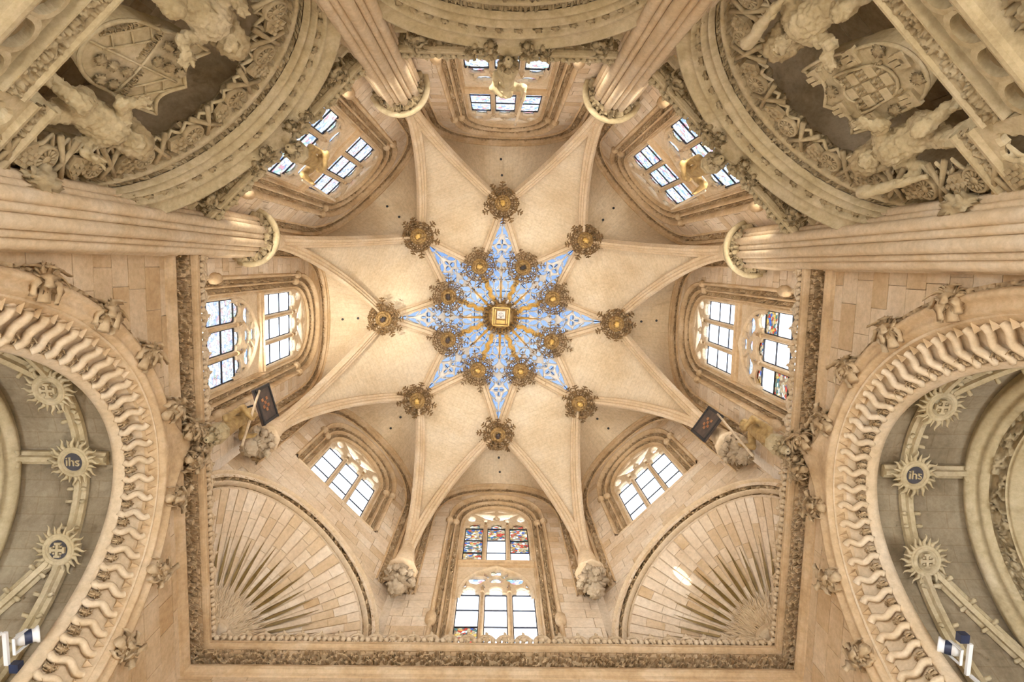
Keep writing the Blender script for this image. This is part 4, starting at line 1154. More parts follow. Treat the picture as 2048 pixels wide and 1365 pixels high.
def sdf_obj(name, fn, lo, hi, res, M, mat, parent, hair=0.0, hs=14.0, seed=0):
    V, Fc = surf_nets(fn, lo, hi, res)
    if hair:
        nz = vnoise(V * hs, seed) - .5 + .5 * (vnoise(V * hs * 2.1, seed + 3) - .5)
        e = res * .5
        g = np.stack([fn(V + d) - fn(V - d) for d in np.eye(3) * e], 1); g /= np.linalg.norm(g, axis=1, keepdims=True) + 1e-9
        V = V + g * (nz * hair)[:, None]
    o = bpy.data.objects.new(name, mk(name, V, Fc, mat, True)); return put(o, M, parent)
# ---------------------------------------------------------------- niches (top, upper left, upper right)
def wheel_mesh():
    mb = MB(); mb.add(*lathe([(.20, .0), (.20, .07), (.17, .09), (.15, .05), (.07, .05), (.06, .09), (.001, .10)], 20))
    for k in range(12):
        a = 2 * PI * k / 12; d = np.array([math.cos(a), math.sin(a), 0]); mb.add(*box(d * .11 + EZ * .06, d, np.cross(EZ, d), EZ, .09, .025, .05))
    return mk('wheel', *mb.get(), 'aged_carved', True)
def minishield_mesh():
    mb = MB(); o = np.array([(-.15, .17), (-.15, -.05), (0, -.2), (.15, -.05), (.15, .17)])
    pm = plate(o, [], lambda p, d: np.stack([p[:, 0], p[:, 1], d + 0 * p[:, 0]], 1), .07, 0); mb.add(*pm.get())
    for i in range(4):
        for j in range(4):
            if (i + j) % 2 == 0: mb.add(*box((-.105 + .07 * i, -.06 + .065 * j, .085), EX, EY, EZ, .065, .06, .03))
    return mk('small_shield', *mb.get(), 'aged_carved', False)
WHEEL, MINI = wheel_mesh(), minishield_mesh()
LEAFS = [mk('leaf_knot', *lump(.12, .09, .11, 1000 + k, .55, .8, 16, 10), 'aged_carved', True) for k in range(3)]
stone('niche_stone', (.46, .38, .27), (.56, .48, .36), (.64, .56, .44), scale=.8, grime=.6, per_obj=.7)
def build_niche(side, seed):
    wh = {'N': 'top', 'NW': 'upper left', 'NE': 'upper right'}[side]
    nm = {'N': 'north', 'NW': 'northwest', 'NE': 'northeast'}[side]
    w = thing('wall_%s_lower' % nm, wp(side, 0, 0, 0), 'stone spandrels around the %s niche arch' % wh, kind='structure')
    hw = HALF
    op = arch(2.72, 3.05, 11.2, 5.0, 2.0, Nl=4)
    loop = np.concatenate([[(-hw, 5.0), (-hw, 14.9), (hw, 14.9), (hw, 5.0)], op[::-1]])
    V2, T2 = tess([loop]); obj('wall_face', to3(side, .004)(V2, 0), T2, 'joint', w)
    ashlar(w, [loop], to3(side, 0), .45, (.5, .9), seed, 'ashlar', zmin=10.5)
    # recess
    rc = lambda d, u=0: (lambda a: wp(side, a[:, 0], a[:, 1], d))(arch(2.72 + u, 3.05 + u, 10.7, -1.6, 2.0, Nl=4))
    rc0 = arch(2.72, 3.05, 11.2, -1.6, 2.0, Nl=4)
    V, Fc = loft([wp(side, rc0[:, 0], rc0[:, 1], 0), rc(.3), rc(.3, .15), rc(1.2, .15), rc(2.3, .15)]); obj('niche_vault', V, Fc, 'niche_stone', w, True)
    bw = np.array([(-2.9, 5.0), (2.9, 5.0), (2.9, 14), (-2.9, 14)])
    obj('niche_back', to3(side, 2.3)(bw, 0), [(0, 1, 2, 3)], 'joint', w)
    ashlar(w, [bw], to3(side, 2.3), .62, (.8, 1.5), seed + 3, 'niche_stone', name='niche_stone', zmin=7)
    # arch
    t = thing('niche_arch', wp(side, 0, 6, 0), 'ogee arch with carved fringe framing the %s' % {'N': 'top niche, mostly cut by the frame', 'NW': 'upper left shield niche', 'NE': 'upper right shield niche'}[side], 'arch', 'ogee arches of the niches')
    HO = dict(A=2.86, B=3.22, z0=11.75, zb=5.0, d=-.36); CH = dict(A=2.62, B=3.10, z0=11.5, zb=5.0, d=-.24); IN = dict(A=2.60, B=3.0, z0=10.55, zb=5.0, d=.10); FR = dict(A=1.95, B=2.35, z0=10.35, zb=5.0, d=.26)
    def rg(k, dd=0.0, tip=0.0):
        p = afam(k, [HO, CH, IN, FR]); a = arch(p['A'], p['B'], p['z0'], p['zb'], 2.0, Na=84, Nl=5)
        if tip: a = ogee(a, 0, tip, .75)
        return wp(side, a[:, 0], a[:, 1], p['d'] + dd)
    mb = MB()
    mb.add(*loft([rg(k, d, tp) for k, d, tp in [(-.12, .38, .62), (-.1, .02, .62), (0, -.03, .6), (.10, -.02, .56), (.14, .05, .5), (.45, .07, .36), (.75, .05, .18), (.85, .0, .06), (.92, -.02, 0), (1.0, .02, 0), (1.02, .08, 0)]]))
    mb.add(*loft([rg(k, d) for k, d in [(1.02, .08), (1.22, .10), (1.24, .04)] + roll(1.24, 1.40, .02, .02, .06) + [(1.42, .07), (1.5, .08), (1.52, .02)] + roll(1.52, 1.62, 0, 0, .05) + [(1.64, .06)]]))
    mb.add(*loft([rg(k, d) for k, d in [(1.84, .05), (1.86, 0), (1.94, -.02), (2.0, .0), (2.02, .25)]]))
    mb.obj('arch_moulding', 'aged', t, True)
    V, Fc = carve(rg(1.64, .08), rg(1.84, .07), .10, .12, .022, seed + 5); obj('carved_band', V, Fc, 'aged_carved', t, True)
    mid = rg(1.12, .06); L_ = np.r_[0, np.cumsum(np.linalg.norm(np.diff(mid, axis=0), axis=1))]
    fi = lambda ring, l: np.array([np.interp(l, L_, ring[:, i]) for i in range(3)])
    n_, r_ = axes(side); n = int(L_[-1] / .40)
    for k in range(n):
        l = (k + .5) * L_[-1] / n; p = fi(mid, l)
        if p[2] < 8.5: continue
        tg = unit(fi(mid, l + .1) - fi(mid, l - .1))
        inst('leaf_knot', LEAFS[k % 3], frameM(p, tg, n_, np.cross(tg, n_)), t)
    # drip-like pointed teeth row
    mid2 = rg(1.90, -.02)
    for k in range(int(L_[-1] / .2)):
        l = (k + .5) * .2; p = fi(mid2, l)
        if p[2] < 8.8: continue
        q = fi(rg(2.12, -.02), l) if k == 0 else None
    # fringe
    fr0, fr1 = rg(2.0, .05), rg(3.0, .0)
    J = 1 - .16 * np.abs(np.sin(np.linspace(0, 40, len(fr1))))[:, None]
    fr1j = fr0 + (fr1 - fr0) * J
    V, Fc = carve(fr0, fr1j, .13, .20, .024, seed + 9, hollow=.4); fo = obj('fringe_foliage', V, Fc, 'aged_carved', t, True)
    midf = fr0 * .36 + fr1 * .64
    n = int(L_[-1] / .43)
    for k in range(n):
        l = (k + .5) * L_[-1] / n; p = fi(midf, l)
        if p[2] < 8.6: continue
        tg = unit(fi(midf, l + .1) - fi(midf, l - .1)); rad = unit(fi(fr0, l) - fi(fr1, l)); nr = unit(np.cross(tg, rad)); nr = -nr if nr @ n_ > 0 else nr
        M = frameM(p + nr * .13, np.cross(rad, nr), rad, nr) @ Matrix.Scale(1.12, 4)
        if k % 3 == 0: inst('wheel', WHEEL, M, t)
        elif k % 3 == 1: inst('small_shield', MINI, M @ Matrix.Rotation(.5 * (-1) ** k, 4, 'Z'), t)
        else:
            for e in (-1, 1):
                V, Fc = tube([p + nr * .15 + rad * .30 + tg * e * .16, p + nr * .2, p + nr * .16 - rad * .42 - tg * e * .2], [.045, .04, .055], 6); obj('stave', V, Fc, 'aged_carved', t, True)
        # pointed gable over each motif
        a0, a1, pk = p + tg * .24 - rad * .1 + nr * .1, p - tg * .24 - rad * .1 + nr * .1, p - rad * .40 + nr * .16
        V, Fc = tube([a0, a0 * .4 + pk * .6 + rad * .05, pk, a1 * .4 + pk * .6 + rad * .05, a1], .035, 6); obj('gable_moulding', V, Fc, 'aged', t, True)
    for k, (ds, z, sc) in enumerate(((-.42, 14.90, .46), (.42, 14.90, .46), (-.80, 14.98, .42), (.80, 14.98, .42), (-2.0, 14.6, .5), (2.0, 14.6, .5))):
        inst('crocket', CROCKA[k % 4], RS(wM(side, ds, z, -.38), sc, ry=ds * .4), t)
    # carved fist-like knots where the arch meets the shafts
    for sg in (-1, 1):
        V, Fc = lump(.32, .3, .42, seed + 20 + sg, .4, .7, 26, 18); obj('impost_knot', V + wp(side, sg * 2.45, 10.0, -.12), Fc, 'aged_carved', t, True)
for k, sd in enumerate(('N', 'NW', 'NE')): build_niche(sd, 1100 + 40 * k)
# ---------------------------------------------------------------- heraldic shields
def shield_outline(n=14):
    pts = []
    for q in np.linspace(0, 1, n): pts.append((.80 - .80 * q, 1.12 - .30 * math.sin(PI * q)))     # right scoop to the middle point
    for q in np.linspace(0, 1, n)[1:]: pts.append((-.80 * q, 1.12 - .30 * math.sin(PI * q)))
    for q in np.linspace(0, 1, n)[1:]: pts.append((-.80 + .10 * math.sin(PI * q * .5) - .08 * math.sin(PI * q), 1.12 - 1.22 * q))
    for q in np.linspace(0, PI, 18)[1:]: pts.append((-.70 * math.cos(q), -.10 - .95 * math.sin(q) ** .9))
    for q in np.linspace(1, 0, n)[1:-1]: pts.append((.80 - .10 * math.sin(PI * q * .5) + .08 * math.sin(PI * q), 1.12 - 1.22 * q))
    return np.array(pts)
LETM = {}
def letters(s, size):
    if (s, size) not in LETM: LETM[(s, size)] = text_mesh(s, size, .025, 'aged_carved')
    return LETM[(s, size)]
def build_shield(side, s, z, roll_, style, label):
    M = wM(side, s, z, .50) @ Matrix.Rotation(roll_, 4, 'Y') @ Matrix.Rotation(math.radians(9), 4, 'X') @ Matrix.Diagonal((.93, 1, 1, 1))
    t = thing('heraldic_shield', (0, 0, 0), label, 'shield', M=M @ Matrix.Translation((0, 0, -1.1)))
    o = shield_outline(); bulge = lambda p: -.10 * (1 - (p[:, 0] / .85) ** 2)
    def P3(p, d): p = np.asarray(p); return np.stack([p[:, 0], d + bulge(p), p[:, 1]], 1)
    def local(name, V, Fc, mat, parent=t, smooth=False, kind=None):
        ob = put(bpy.data.objects.new(name, mk(name, V, Fc, mat, smooth)), M, parent); return ob
    # body: grid-filled face for the bulge
    gx = np.array([(x, y) for x in np.arange(-.75, .8, .15) for y in np.arange(-1, 1.1, .15)]); gx = gx[inside(gx, o * .93)]
    r = delaunay_2d_cdt([Vector(p) for p in np.concatenate([o, gx]).tolist()], [(i, (i + 1) % len(o)) for i in range(len(o))], [], 1, 1e-5)
    V2 = np.array([(v[0], v[1]) for v in r[0]]); mb = MB(); mb.add(P3(V2, 0), [tuple(f) for f in r[2]])
    n = len(o); mb.add(np.concatenate([P3(o, 0), P3(o * np.array([.92, .95]), .38)]), [(i, (i + 1) % n, n + (i + 1) % n, n + i) for i in range(n)])
    mb.add(P3(o * np.array([.92, .95]), .38), [tuple(range(n))])
    body = local('field', *mb.get(), 'aged')
    # raised rim
    cl = np.concatenate([o, o[:1]]); V, Fc = tube(P3(cl * .97, -.03), .035, 6); local('rim', V, Fc, 'aged', t, True)
    ft = lambda a, b: P3(np.linspace(a, b, 8), -.02)
    def lumpat(x, y, sx, sy, seed, name='charge'):
        V, Fc = lump(sx, .07, sy, seed, .45, .55, 24, 14); p = P3(np.array([(x, y)]), -.06)[0]; local(name, V + p, Fc, 'aged_carved', t, True)
    def castle(x, y, sc=1.0):
        mb = MB()
        for dx, w, h, dy in ((0, .30, .13, 0), (-.1, .07, .2, .1), (.1, .07, .2, .1), (0, .09, .26, .13)):
            mb.add(*box(P3(np.array([(x + dx * sc, y + dy * sc)]), -.035)[0], EX, EY, EZ, w * sc, .09, h * sc))
        local('castle_charge', *mb.get(), 'aged')
    def text(s_, x, y, size, ang, seed=0):
        p = P3(np.array([(x, y)]), -.035)[0]
        Mt = M @ Matrix.Translation(Vector(p.tolist())) @ Matrix.Rotation(PI / 2, 4, 'X') @ Matrix.Rotation(ang, 4, 'Z')
        inst('lettering', letters(s_, size), Mt, t)
    if style == 'ave':
        for a, b in (((0, .86), (0, -1.02)), ((-.74, .05), (.74, .05))):
            V, Fc = tube(ft(a, b), .022, 6); local('quarter_line', V, Fc, 'aged', t, True)
        sd = 1200
        for qx, qy in ((-1, 1), (1, -1)):           # foliage quarters
            for i in range(2):
                for j in range(3):
                    x = qx * (.20 + .32 * i); y = (.22 + .27 * j) if qy > 0 else (-.13 - .26 * j)
                    if qy < 0 and i == 1 and j == 2: continue
                    sd += 1; lumpat(x, y, .12, .12, sd)
        for qx, qy in ((1, 1), (-1, -1)):           # bend quarters with the angelic salutation
            a, b = ((.06, .80), (.72, .12)) if qy > 0 else ((-.66, -.02), (-.06, -.80))
            for off in (-.09, .09):
                V, Fc = tube(ft((a[0] + off, a[1] + off), (b[0] + off, b[1] + off)), .02, 6); local('bend_line', V, Fc, 'aged', t, True)
            for k in range(3):
                q = (k + .5) / 3; V, Fc = tube(ft((a[0] + (b[0] - a[0]) * q - .08, a[1] + (b[1] - a[1]) * q - .08), (a[0] + (b[0] - a[0]) * q + .08, a[1] + (b[1] - a[1]) * q + .08)), .018, 5); local('bend_relief', V, Fc, 'aged', t, True)
        text('AVEMARIA', .40, .135, .145, 0); text('GRACIA P', .66, .56, .135, -PI / 2 + .1); text('AVEMARIA', -.39, -.07, .135, 0); text('GRACIA P', -.40, -.70, .13, -.75)
    else:
        ii = o * np.array([.52, .52]) + np.array([0, .02]); ii[:, 1] = np.minimum(ii[:, 1], .52)
        cl = np.concatenate([ii, ii[:1]]); V, Fc = tube(P3(cl, -.035), .028, 6); local('inner_rim', V, Fc, 'aged', t, True)
        for j in range(5):
            for i in range(3):
                if (i + j) % 2 == 0: 
                    for e in (-1, 1):
                        for f_ in (-1, 1):
                            p = P3(np.array([((i - 1) * .24 + e * .055, .38 - j * .19 + f_ * .045)]), -.02)[0]
                            V, Fc = lathe([(.036, -.03), (.034, .03), (.02, .05), (.001, .03)], 8); local('vair_bell', V[:, [0, 2, 1]] * np.array([1, -1, 1]) + p, Fc, 'aged_carved', t, True)
                else:
                    pm = box(P3(np.array([((i - 1) * .24, .38 - j * .19)]), -.02)[0], EX, EY, EZ, .22, .06, .17); local('chequer', *pm, 'aged')
        sd = 1300
        ring_ = [(-.57, .80), (-.2, .72), (.2, .72), (.57, .80), (.62, .35), (.60, -.1), (.50, -.55), (.2, -.85), (-.2, -.85), (-.50, -.55), (-.60, -.1), (-.62, .35)]
        for k, (x, y) in enumerate(ring_):
            sd += 1
            if k % 2 == 0: lumpat(x, y, .14, .14, sd, 'lion_charge')
            else: castle(x, y)
    return t, M
build_shield('NW', .28, 10.68, math.radians(-6), 'ave', 'stone shield in the upper left niche lettered AVE MARIA')
build_shield('NE', -.26, 10.72, math.radians(5), 'vair', 'stone shield in the upper right niche with chequered centre and castle border')
def build_supporter(side, s, z, flip, style, label, seed):
    """hairy crouching figure beside a shield; local x right, y into the wall, z up"""
    M = wM(side, s, z, .72) @ Matrix.Rotation(flip * math.radians(3), 4, 'Y') @ Matrix.Rotation(math.radians(16), 4, 'X')
    t = thing('hairy_figure', (0, 0, 0), label, 'statue', 'stone figures holding the shields', M=M)
    f = flip          # +1: figure stands right of its shield (inner hand to the left)
    hd = np.array([-.05 * f, -.16, 2.12]); HF = unit((-.25 * f, -1, -.95)); HU = unit(np.cross(unit(np.cross(HF, EZ)), HF)); HS = np.cross(HF, HU)
    def fn(P):
        d = cap(P, (0, 0, 1.05), (0.02 * f, -.05, 1.62), .25, .30)
        d = smin(d, cap(P, (-.22, -.04, 1.70), (.22, -.04, 1.70), .15, .15), .1)
        d = smin(d, cap(P, (0, -.06, 1.75), (hd[0], -.08, 2.0), .12, .11), .08)
        d = smin(d, head_sdf(P, hd, .215, HF), .04)
        # legs: outer straight, inner knee raised
        d = smin(d, cap(P, (.13 * f, 0, 1.0), (.26 * f, -.22, .55), .19, .14), .08); d = smin(d, cap(P, (.26 * f, -.22, .55), (.22 * f, .02, .08), .135, .085), .05); d = smin(d, cap(P, (.22 * f, .02, .06), (.26 * f, -.24, .03), .085, .06), .04)
        d = smin(d, cap(P, (-.13 * f, 0, 1.0), (-.16 * f, -.36, .72), .19, .14), .08); d = smin(d, cap(P, (-.16 * f, -.36, .72), (-.18 * f, -.1, .22), .135, .085), .05); d = smin(d, cap(P, (-.18 * f, -.1, .20), (-.18 * f, -.34, .12), .085, .06), .04)
        # inner arm over the shield edge
        d = smin(d, cap(P, (-.30 * f, -.04, 1.68), (-.48 * f, -.20, 1.36), .12, .10), .06); d = smin(d, cap(P, (-.48 * f, -.20, 1.36), (-.66 * f, -.30, 1.52), .095, .07), .04)
        for k in range(4):
            d = smin(d, cap(P, (-.66 * f, -.30, 1.55 - .05 * k), (-.80 * f, -.36, 1.57 - .055 * k), .035, .026), .02)
        d = smin(d, cap(P, (-.64 * f, -.30, 1.58), (-.70 * f, -.38, 1.66), .035, .026), .02)
        # outer arm
        d = smin(d, cap(P, (.30 * f, -.04, 1.68), (.52 * f, -.12, 1.40), .12, .10), .06); d = smin(d, cap(P, (.52 * f, -.12, 1.40), (.50 * f, -.36, 1.62), .095, .07), .04)
        for k in range(4):
            d = smin(d, cap(P, (.50 * f, -.38, 1.66 - .05 * k), (.42 * f, -.46, 1.67 - .05 * k), .034, .027), .02)
        d = smin(d, cap(P, (.50 * f, -.36, 1.68), (.52 * f, -.46, 1.72), .034, .026), .02)
        return d
    sdf_obj('body', fn, (-1.0, -.75, -.1), (1.0, .45, 2.5), .03, M, 'aged', t, hair=.075, hs=19, seed=seed)
    def hairfn(P):
        c = hd
        d = ell(P, c - HF * .07 + HU * .05, (.25, .25, .25))
        for e in (-1, 1): d = smin(d, cap(P, c + HS * e * .20, c + HS * e * .25 - HU * .34 - HF * .06, .08, .07), .05)
        if style == 'beard': d = smin(d, cap(P, c + HF * .17 - HU * .20, c + HF * .20 - HU * .46, .11, .05), .05)
        return np.maximum(d, -(np.linalg.norm(P - c - HF * .24 - HU * (.03 if style == 'beard' else -.03), axis=-1) - (.165 if style == 'beard' else .20)))
    sdf_obj('hair', hairfn, (-.6, -.8, 1.4), (.6, .45, 2.6), .03, M, 'aged_carved', t, hair=.08, hs=16, seed=seed + 2)
    if style == 'beard':
        def club(P): return cap(P, (.56 * f, -.44, 1.15), (.34 * f, -.46, 2.35), .05, .12)
        sdf_obj('club', club, (-.9, -.75, .9), (.9, -.2, 2.6), .05, M, 'aged', t, hair=.05, hs=8, seed=seed + 5)
    else:
        def wing(P): return smin(cap(P, (.2 * f, .15, 1.6), (.55 * f, .22, 2.05), .1, .09), cap(P, (.55 * f, .22, 2.05), (.62 * f, .2, 1.0), .12, .05), .08)
        sdf_obj('drapery', wing, (-.95, -.1, .7), (.95, .5, 2.4), .045, M, 'aged_carved', t, hair=.07, hs=9, seed=seed + 5)
build_supporter('NW', -.90, 9.35, -1, 'plain', 'curly-haired stone figure above the AVE MARIA shield', 1401)
build_supporter('NW', 1.30, 9.35, 1, 'plain', 'curly-haired stone figure below the AVE MARIA shield', 1411)
build_supporter('NE', 1.12, 9.1, 1, 'beard', 'hairy stone figure with a club above the chequered shield', 1421)
build_supporter('NE', -1.28, 9.45, -1, 'beard', 'hairy stone figure with a club below the chequered shield', 1431)
# ---------------------------------------------------------------- galleries under the shields
def build_gallery(side, label, seed):
    t = thing('tracery_gallery', wp(side, 0, 6.0, -.1), label, 'gallery')
    def seg(s0, s1, top, d0):
        S_ = np.linspace(s0, s1, 10); r = lambda d, z: wp(side, S_, z, d0 + d)
        mb = MB()
        mb.add(*loft([r(d, z) for d, z in [(.6, top + .05), (.02, top + .03), (-.05, top), (-.05, top - .04), (.0, top - .07)]]))
        mb.add(*loft([r(d, z) for d, z in [(.05, top - .28), (.02, top - .30), (.02, top - .33), (.16, top - .35), (.24, top - .60)]]))
        mb.add(*loft([r(d, z) for d, z in [(.22, top - .59), (.36, top - .60), (.36, top - 1.02), (.06, top - 1.0)]]))
        mb.add(*loft([r(d, z) for d, z in [(.10, top - .98), (.02, top - 1.0)] + [(-.02 - .13 * math.sin(a), top - 1.14 + .14 * math.cos(a)) for a in np.linspace(0, PI, 8)] + [(.05, top - 1.3), (.10, top - 1.32)]]))
        mb.add(*loft([r(d, z) for d, z in [(.08, top - 1.72), (-.02, top - 1.74), (-.06, top - 1.8), (-.06, top - 1.95), (.05, top - 2.0), (.05, top - 2.8)]]))
        mb.obj('gallery_moulding', 'aged', t, False)
        V, Fc = carve(r(.0, top - .07), r(.05, top - .28), .05, .11, .021, seed, hollow=1.2); obj('lace_band', V, Fc, 'aged_carved', t, True)
        V, Fc = carve(r(.10, top - 1.32), r(.08, top - 1.72), .13, .24, .03, seed + 1, hollow=.8); obj('foliage_band', V, Fc, 'aged_carved', t, True)
        # hanging arches with rosettes
        n = max(1, int(round((s1 - s0) / .5))); pw = (s1 - s0) / n; n_, r_ = axes(side)
        for k in range(n):
            c = s0 + (k + .5) * pw; a = np.linspace(0, PI, 13)
            P = wp(side, c + pw * .5 * np.cos(a), top - .92 + .30 * np.sin(a) ** .8, d0 + .04)
            V, Fc = sweep(P, [(-.05, -.05), (.05, -.05), (.07, .05), (-.07, .05)], n_); obj('hanging_arch', V, Fc, 'aged', t, False)
            V, Fc = lump(.07, .07, .09, seed + k, .4, .8, 12, 8); obj('pendant', V + wp(side, c + pw * .5, top - .97, d0 + .0), Fc, 'aged', t, True)
            V, Fc = lathe([(.12, .05), (.12, .0), (.09, -.03), (.07, .02), (.001, -.01)], 14)
            obj('rosette', V @ np.array([r_, EZ, n_]) + wp(side, c, top - .84, d0 + .24), Fc, 'aged_carved', t, True)
    m = 1 if side == 'NW' else -1
    seg(-1.32, 1.32, 8.72, -.02)
    for e in (-1, 1):
        a, b = sorted((e * 1.34, e * 3.0)); top = 9.42
        S_ = np.linspace(a, b, 8); r = lambda d, z: wp(side, S_, z, .02 + d)
        mb = MB(); mb.add(*loft([r(d, z) for d, z in [(.6, top + .04), (.0, top), (-.05, top - .03), (-.05, top - .08), (.02, top - .11)]])); mb.add(*loft([r(d, z) for d, z in [(.05, top - .30), (-.02, top - .32), (-.04, top - .40), (.06, top - .44)]]))
        mb.obj('side_moulding', 'aged', t, False)
        V, Fc = carve(r(.02, top - .11), r(.05, top - .30), .05, .11, .021, seed + 7, hollow=1.2); obj('lace_band', V, Fc, 'aged_carved', t, True)
        hol = [foil(a + (b - a) * .25, top - .80, .27, 4, .4, .4), foil(a + (b - a) * .72, top - .80, .27, 4, .4, .4), drop(a + (b - a) * .5, top - 1.3, .5, .3, PI / 2), foil(a + (b - a) * .2, top - 1.45, .2, 3, .5, .4), foil(a + (b - a) * .8, top - 1.45, .2, 3, .5, .4)]
        plate(np.array([(a, top - 2.0), (b, top - 2.0), (b, top - .42), (a, top - .42)]), hol, to3(side, .06), 0, .14, .04).obj('openwork', 'aged', t)
build_gallery('NW', 'tracery gallery with hanging arches in the upper left corner', 1501)
build_gallery('NE', 'tracery gallery with hanging arches in the upper right corner', 1531)
# ---------------------------------------------------------------- vault bosses
def arm_mesh(name, ln, mat, droop, th=1.0):
    mb = MB(); q = np.linspace(0, 1, 6)
    P = np.stack([.26 + ln * q, 0 * q, -.04 - droop * q * q + .05 * np.sin(q * PI)], 1); mb.add(*tube(P, np.array([.045, .036, .03, .028, .024, .016]) * th, 5))
    for qq, l in ((.45, .10), (.70, .12), (.9, .085)):
        p = np.array([.26 + ln * qq, 0, -.04 - droop * qq * qq + .04])
        for s in (-1, 1):
            mb.add(*tube([p, p + np.array([l * .45, s * l * .8, -.01]), p + np.array([l * .5, s * l * 1.25, -.04])], [.02 * th, .03 * th, .02 * th], 4))
        mb.add(*tube([p, p + np.array([.02, 0, -l * .9])], [.02, .012], 4))
    V, Fc = lump(.045, .04, .04, 3, .3, .8, 8, 6); mb.add(V + P[-1], Fc)
    return mk(name, *mb.get(), mat, True)
ARM_O = arm_mesh('crown_spike', .52, 'spike', .10); ARM_S = arm_mesh('crown_spike', .36, 'spike', .26)
ARM_I = arm_mesh('crown_spike', .60, 'spike', .04, .6); ARM_J = arm_mesh('crown_spike', .42, 'spike', .22, .7)
def hub_mesh():
    mb = MB(); mb.add(*lathe([(.26, .45), (.32, .10), (.36, .0), (.31, -.06), (.35, -.12), (.31, -.18), (.24, -.2), (.23, -.27), (.18, -.30), (.16, -.27), (.001, -.27)], 24, lobes=12, lob=.04))
    return mk('hub', *mb.get(), 'gilt', True)
def wreath_mesh():
    mb = MB(); a = np.linspace(0, 2 * PI, 41)
    for ph, rr, zz in ((0, .29, -.16), (PI, .29, -.16), (1.5, .20, -.28)):
        mb.add(*tube(np.stack([(rr + .035 * np.sin(10 * a + ph)) * np.cos(a), (rr + .035 * np.sin(10 * a + ph)) * np.sin(a), zz + .035 * np.cos(10 * a + ph)], 1), .028, 5))
    return mk('wreath', *mb.get(), 'gilt', True)
HUB, WREATH = hub_mesh(), wreath_mesh()
pend = MB(); pend.add(*lump(.13, .09, .17, 77, .35, .6, 16, 10)); PEND = mk('pendant', *pend.get(), 'gold', True); PENDD = mk('pendant', *pend.get(), 'dark_board', True)
def build_boss(P, ang, label, arms, group, dark, rnd):
    M = Matrix.Translation(Vector(P.tolist())) @ Matrix.Rotation(math.radians(ang), 4, 'Z')
    t = thing('crown_boss', P, label, 'boss', group, M=M)
    inst('hub', HUB, M, t); inst('wreath', WREATH, M @ Matrix.Translation((0, 0, -.0)), t)
    inst('pendant', PENDD if dark else PEND, M @ Matrix.Translation((0, 0, -.33)) @ Matrix.Rotation(rnd.uniform(0, 3), 4, 'Z') @ Matrix.Rotation(1.2, 4, 'X'), t)
    for q in range(12):
        inst('crown_spike', arms[0], M @ Matrix.Rotation(2 * PI * (q + rnd.uniform(-.2, .2)) / 12, 4, 'Z') @ Matrix.Rotation(rnd.uniform(-.15, .12), 4, 'Y') @ Matrix.Diagonal((rnd.uniform(.82, 1.18), 1, 1, 1)), t)
        inst('crown_spike', arms[1], M @ Matrix.Rotation(2 * PI * (q + .5) / 12, 4, 'Z') @ Matrix.Translation((0, 0, -.05)) @ Matrix.Rotation(rnd.uniform(-.1, .15), 4, 'Y'), t)
rnd = random.Random(9)
for sd, ang in SIDES.items():
    build_boss(pol(ang, R1, H1 - .42), ang, 'gilded crown boss at the %s tip of the star' % DIRW[sd], (ARM_O, ARM_S), 'crown bosses at the tips of the star', sd in ('W', 'S'), rnd)
IW = {-67.5: 'above the centre, right one', -22.5: 'right of the centre, upper one', 22.5: 'right of the centre, lower one', 67.5: 'below the centre, right one', 112.5: 'below the centre, left one', 157.5: 'left of the centre, lower one', -157.5: 'left of the centre, upper one', -112.5: 'above the centre, left one'}
for ang, lb in IW.items():
    build_boss(pol(ang, R2, H2 - .30), ang, 'spiky gilded boss inside the star, %s' % lb, (ARM_I, ARM_J), 'inner bosses of the star', ang in (-67.5, -157.5, 157.5), rnd)
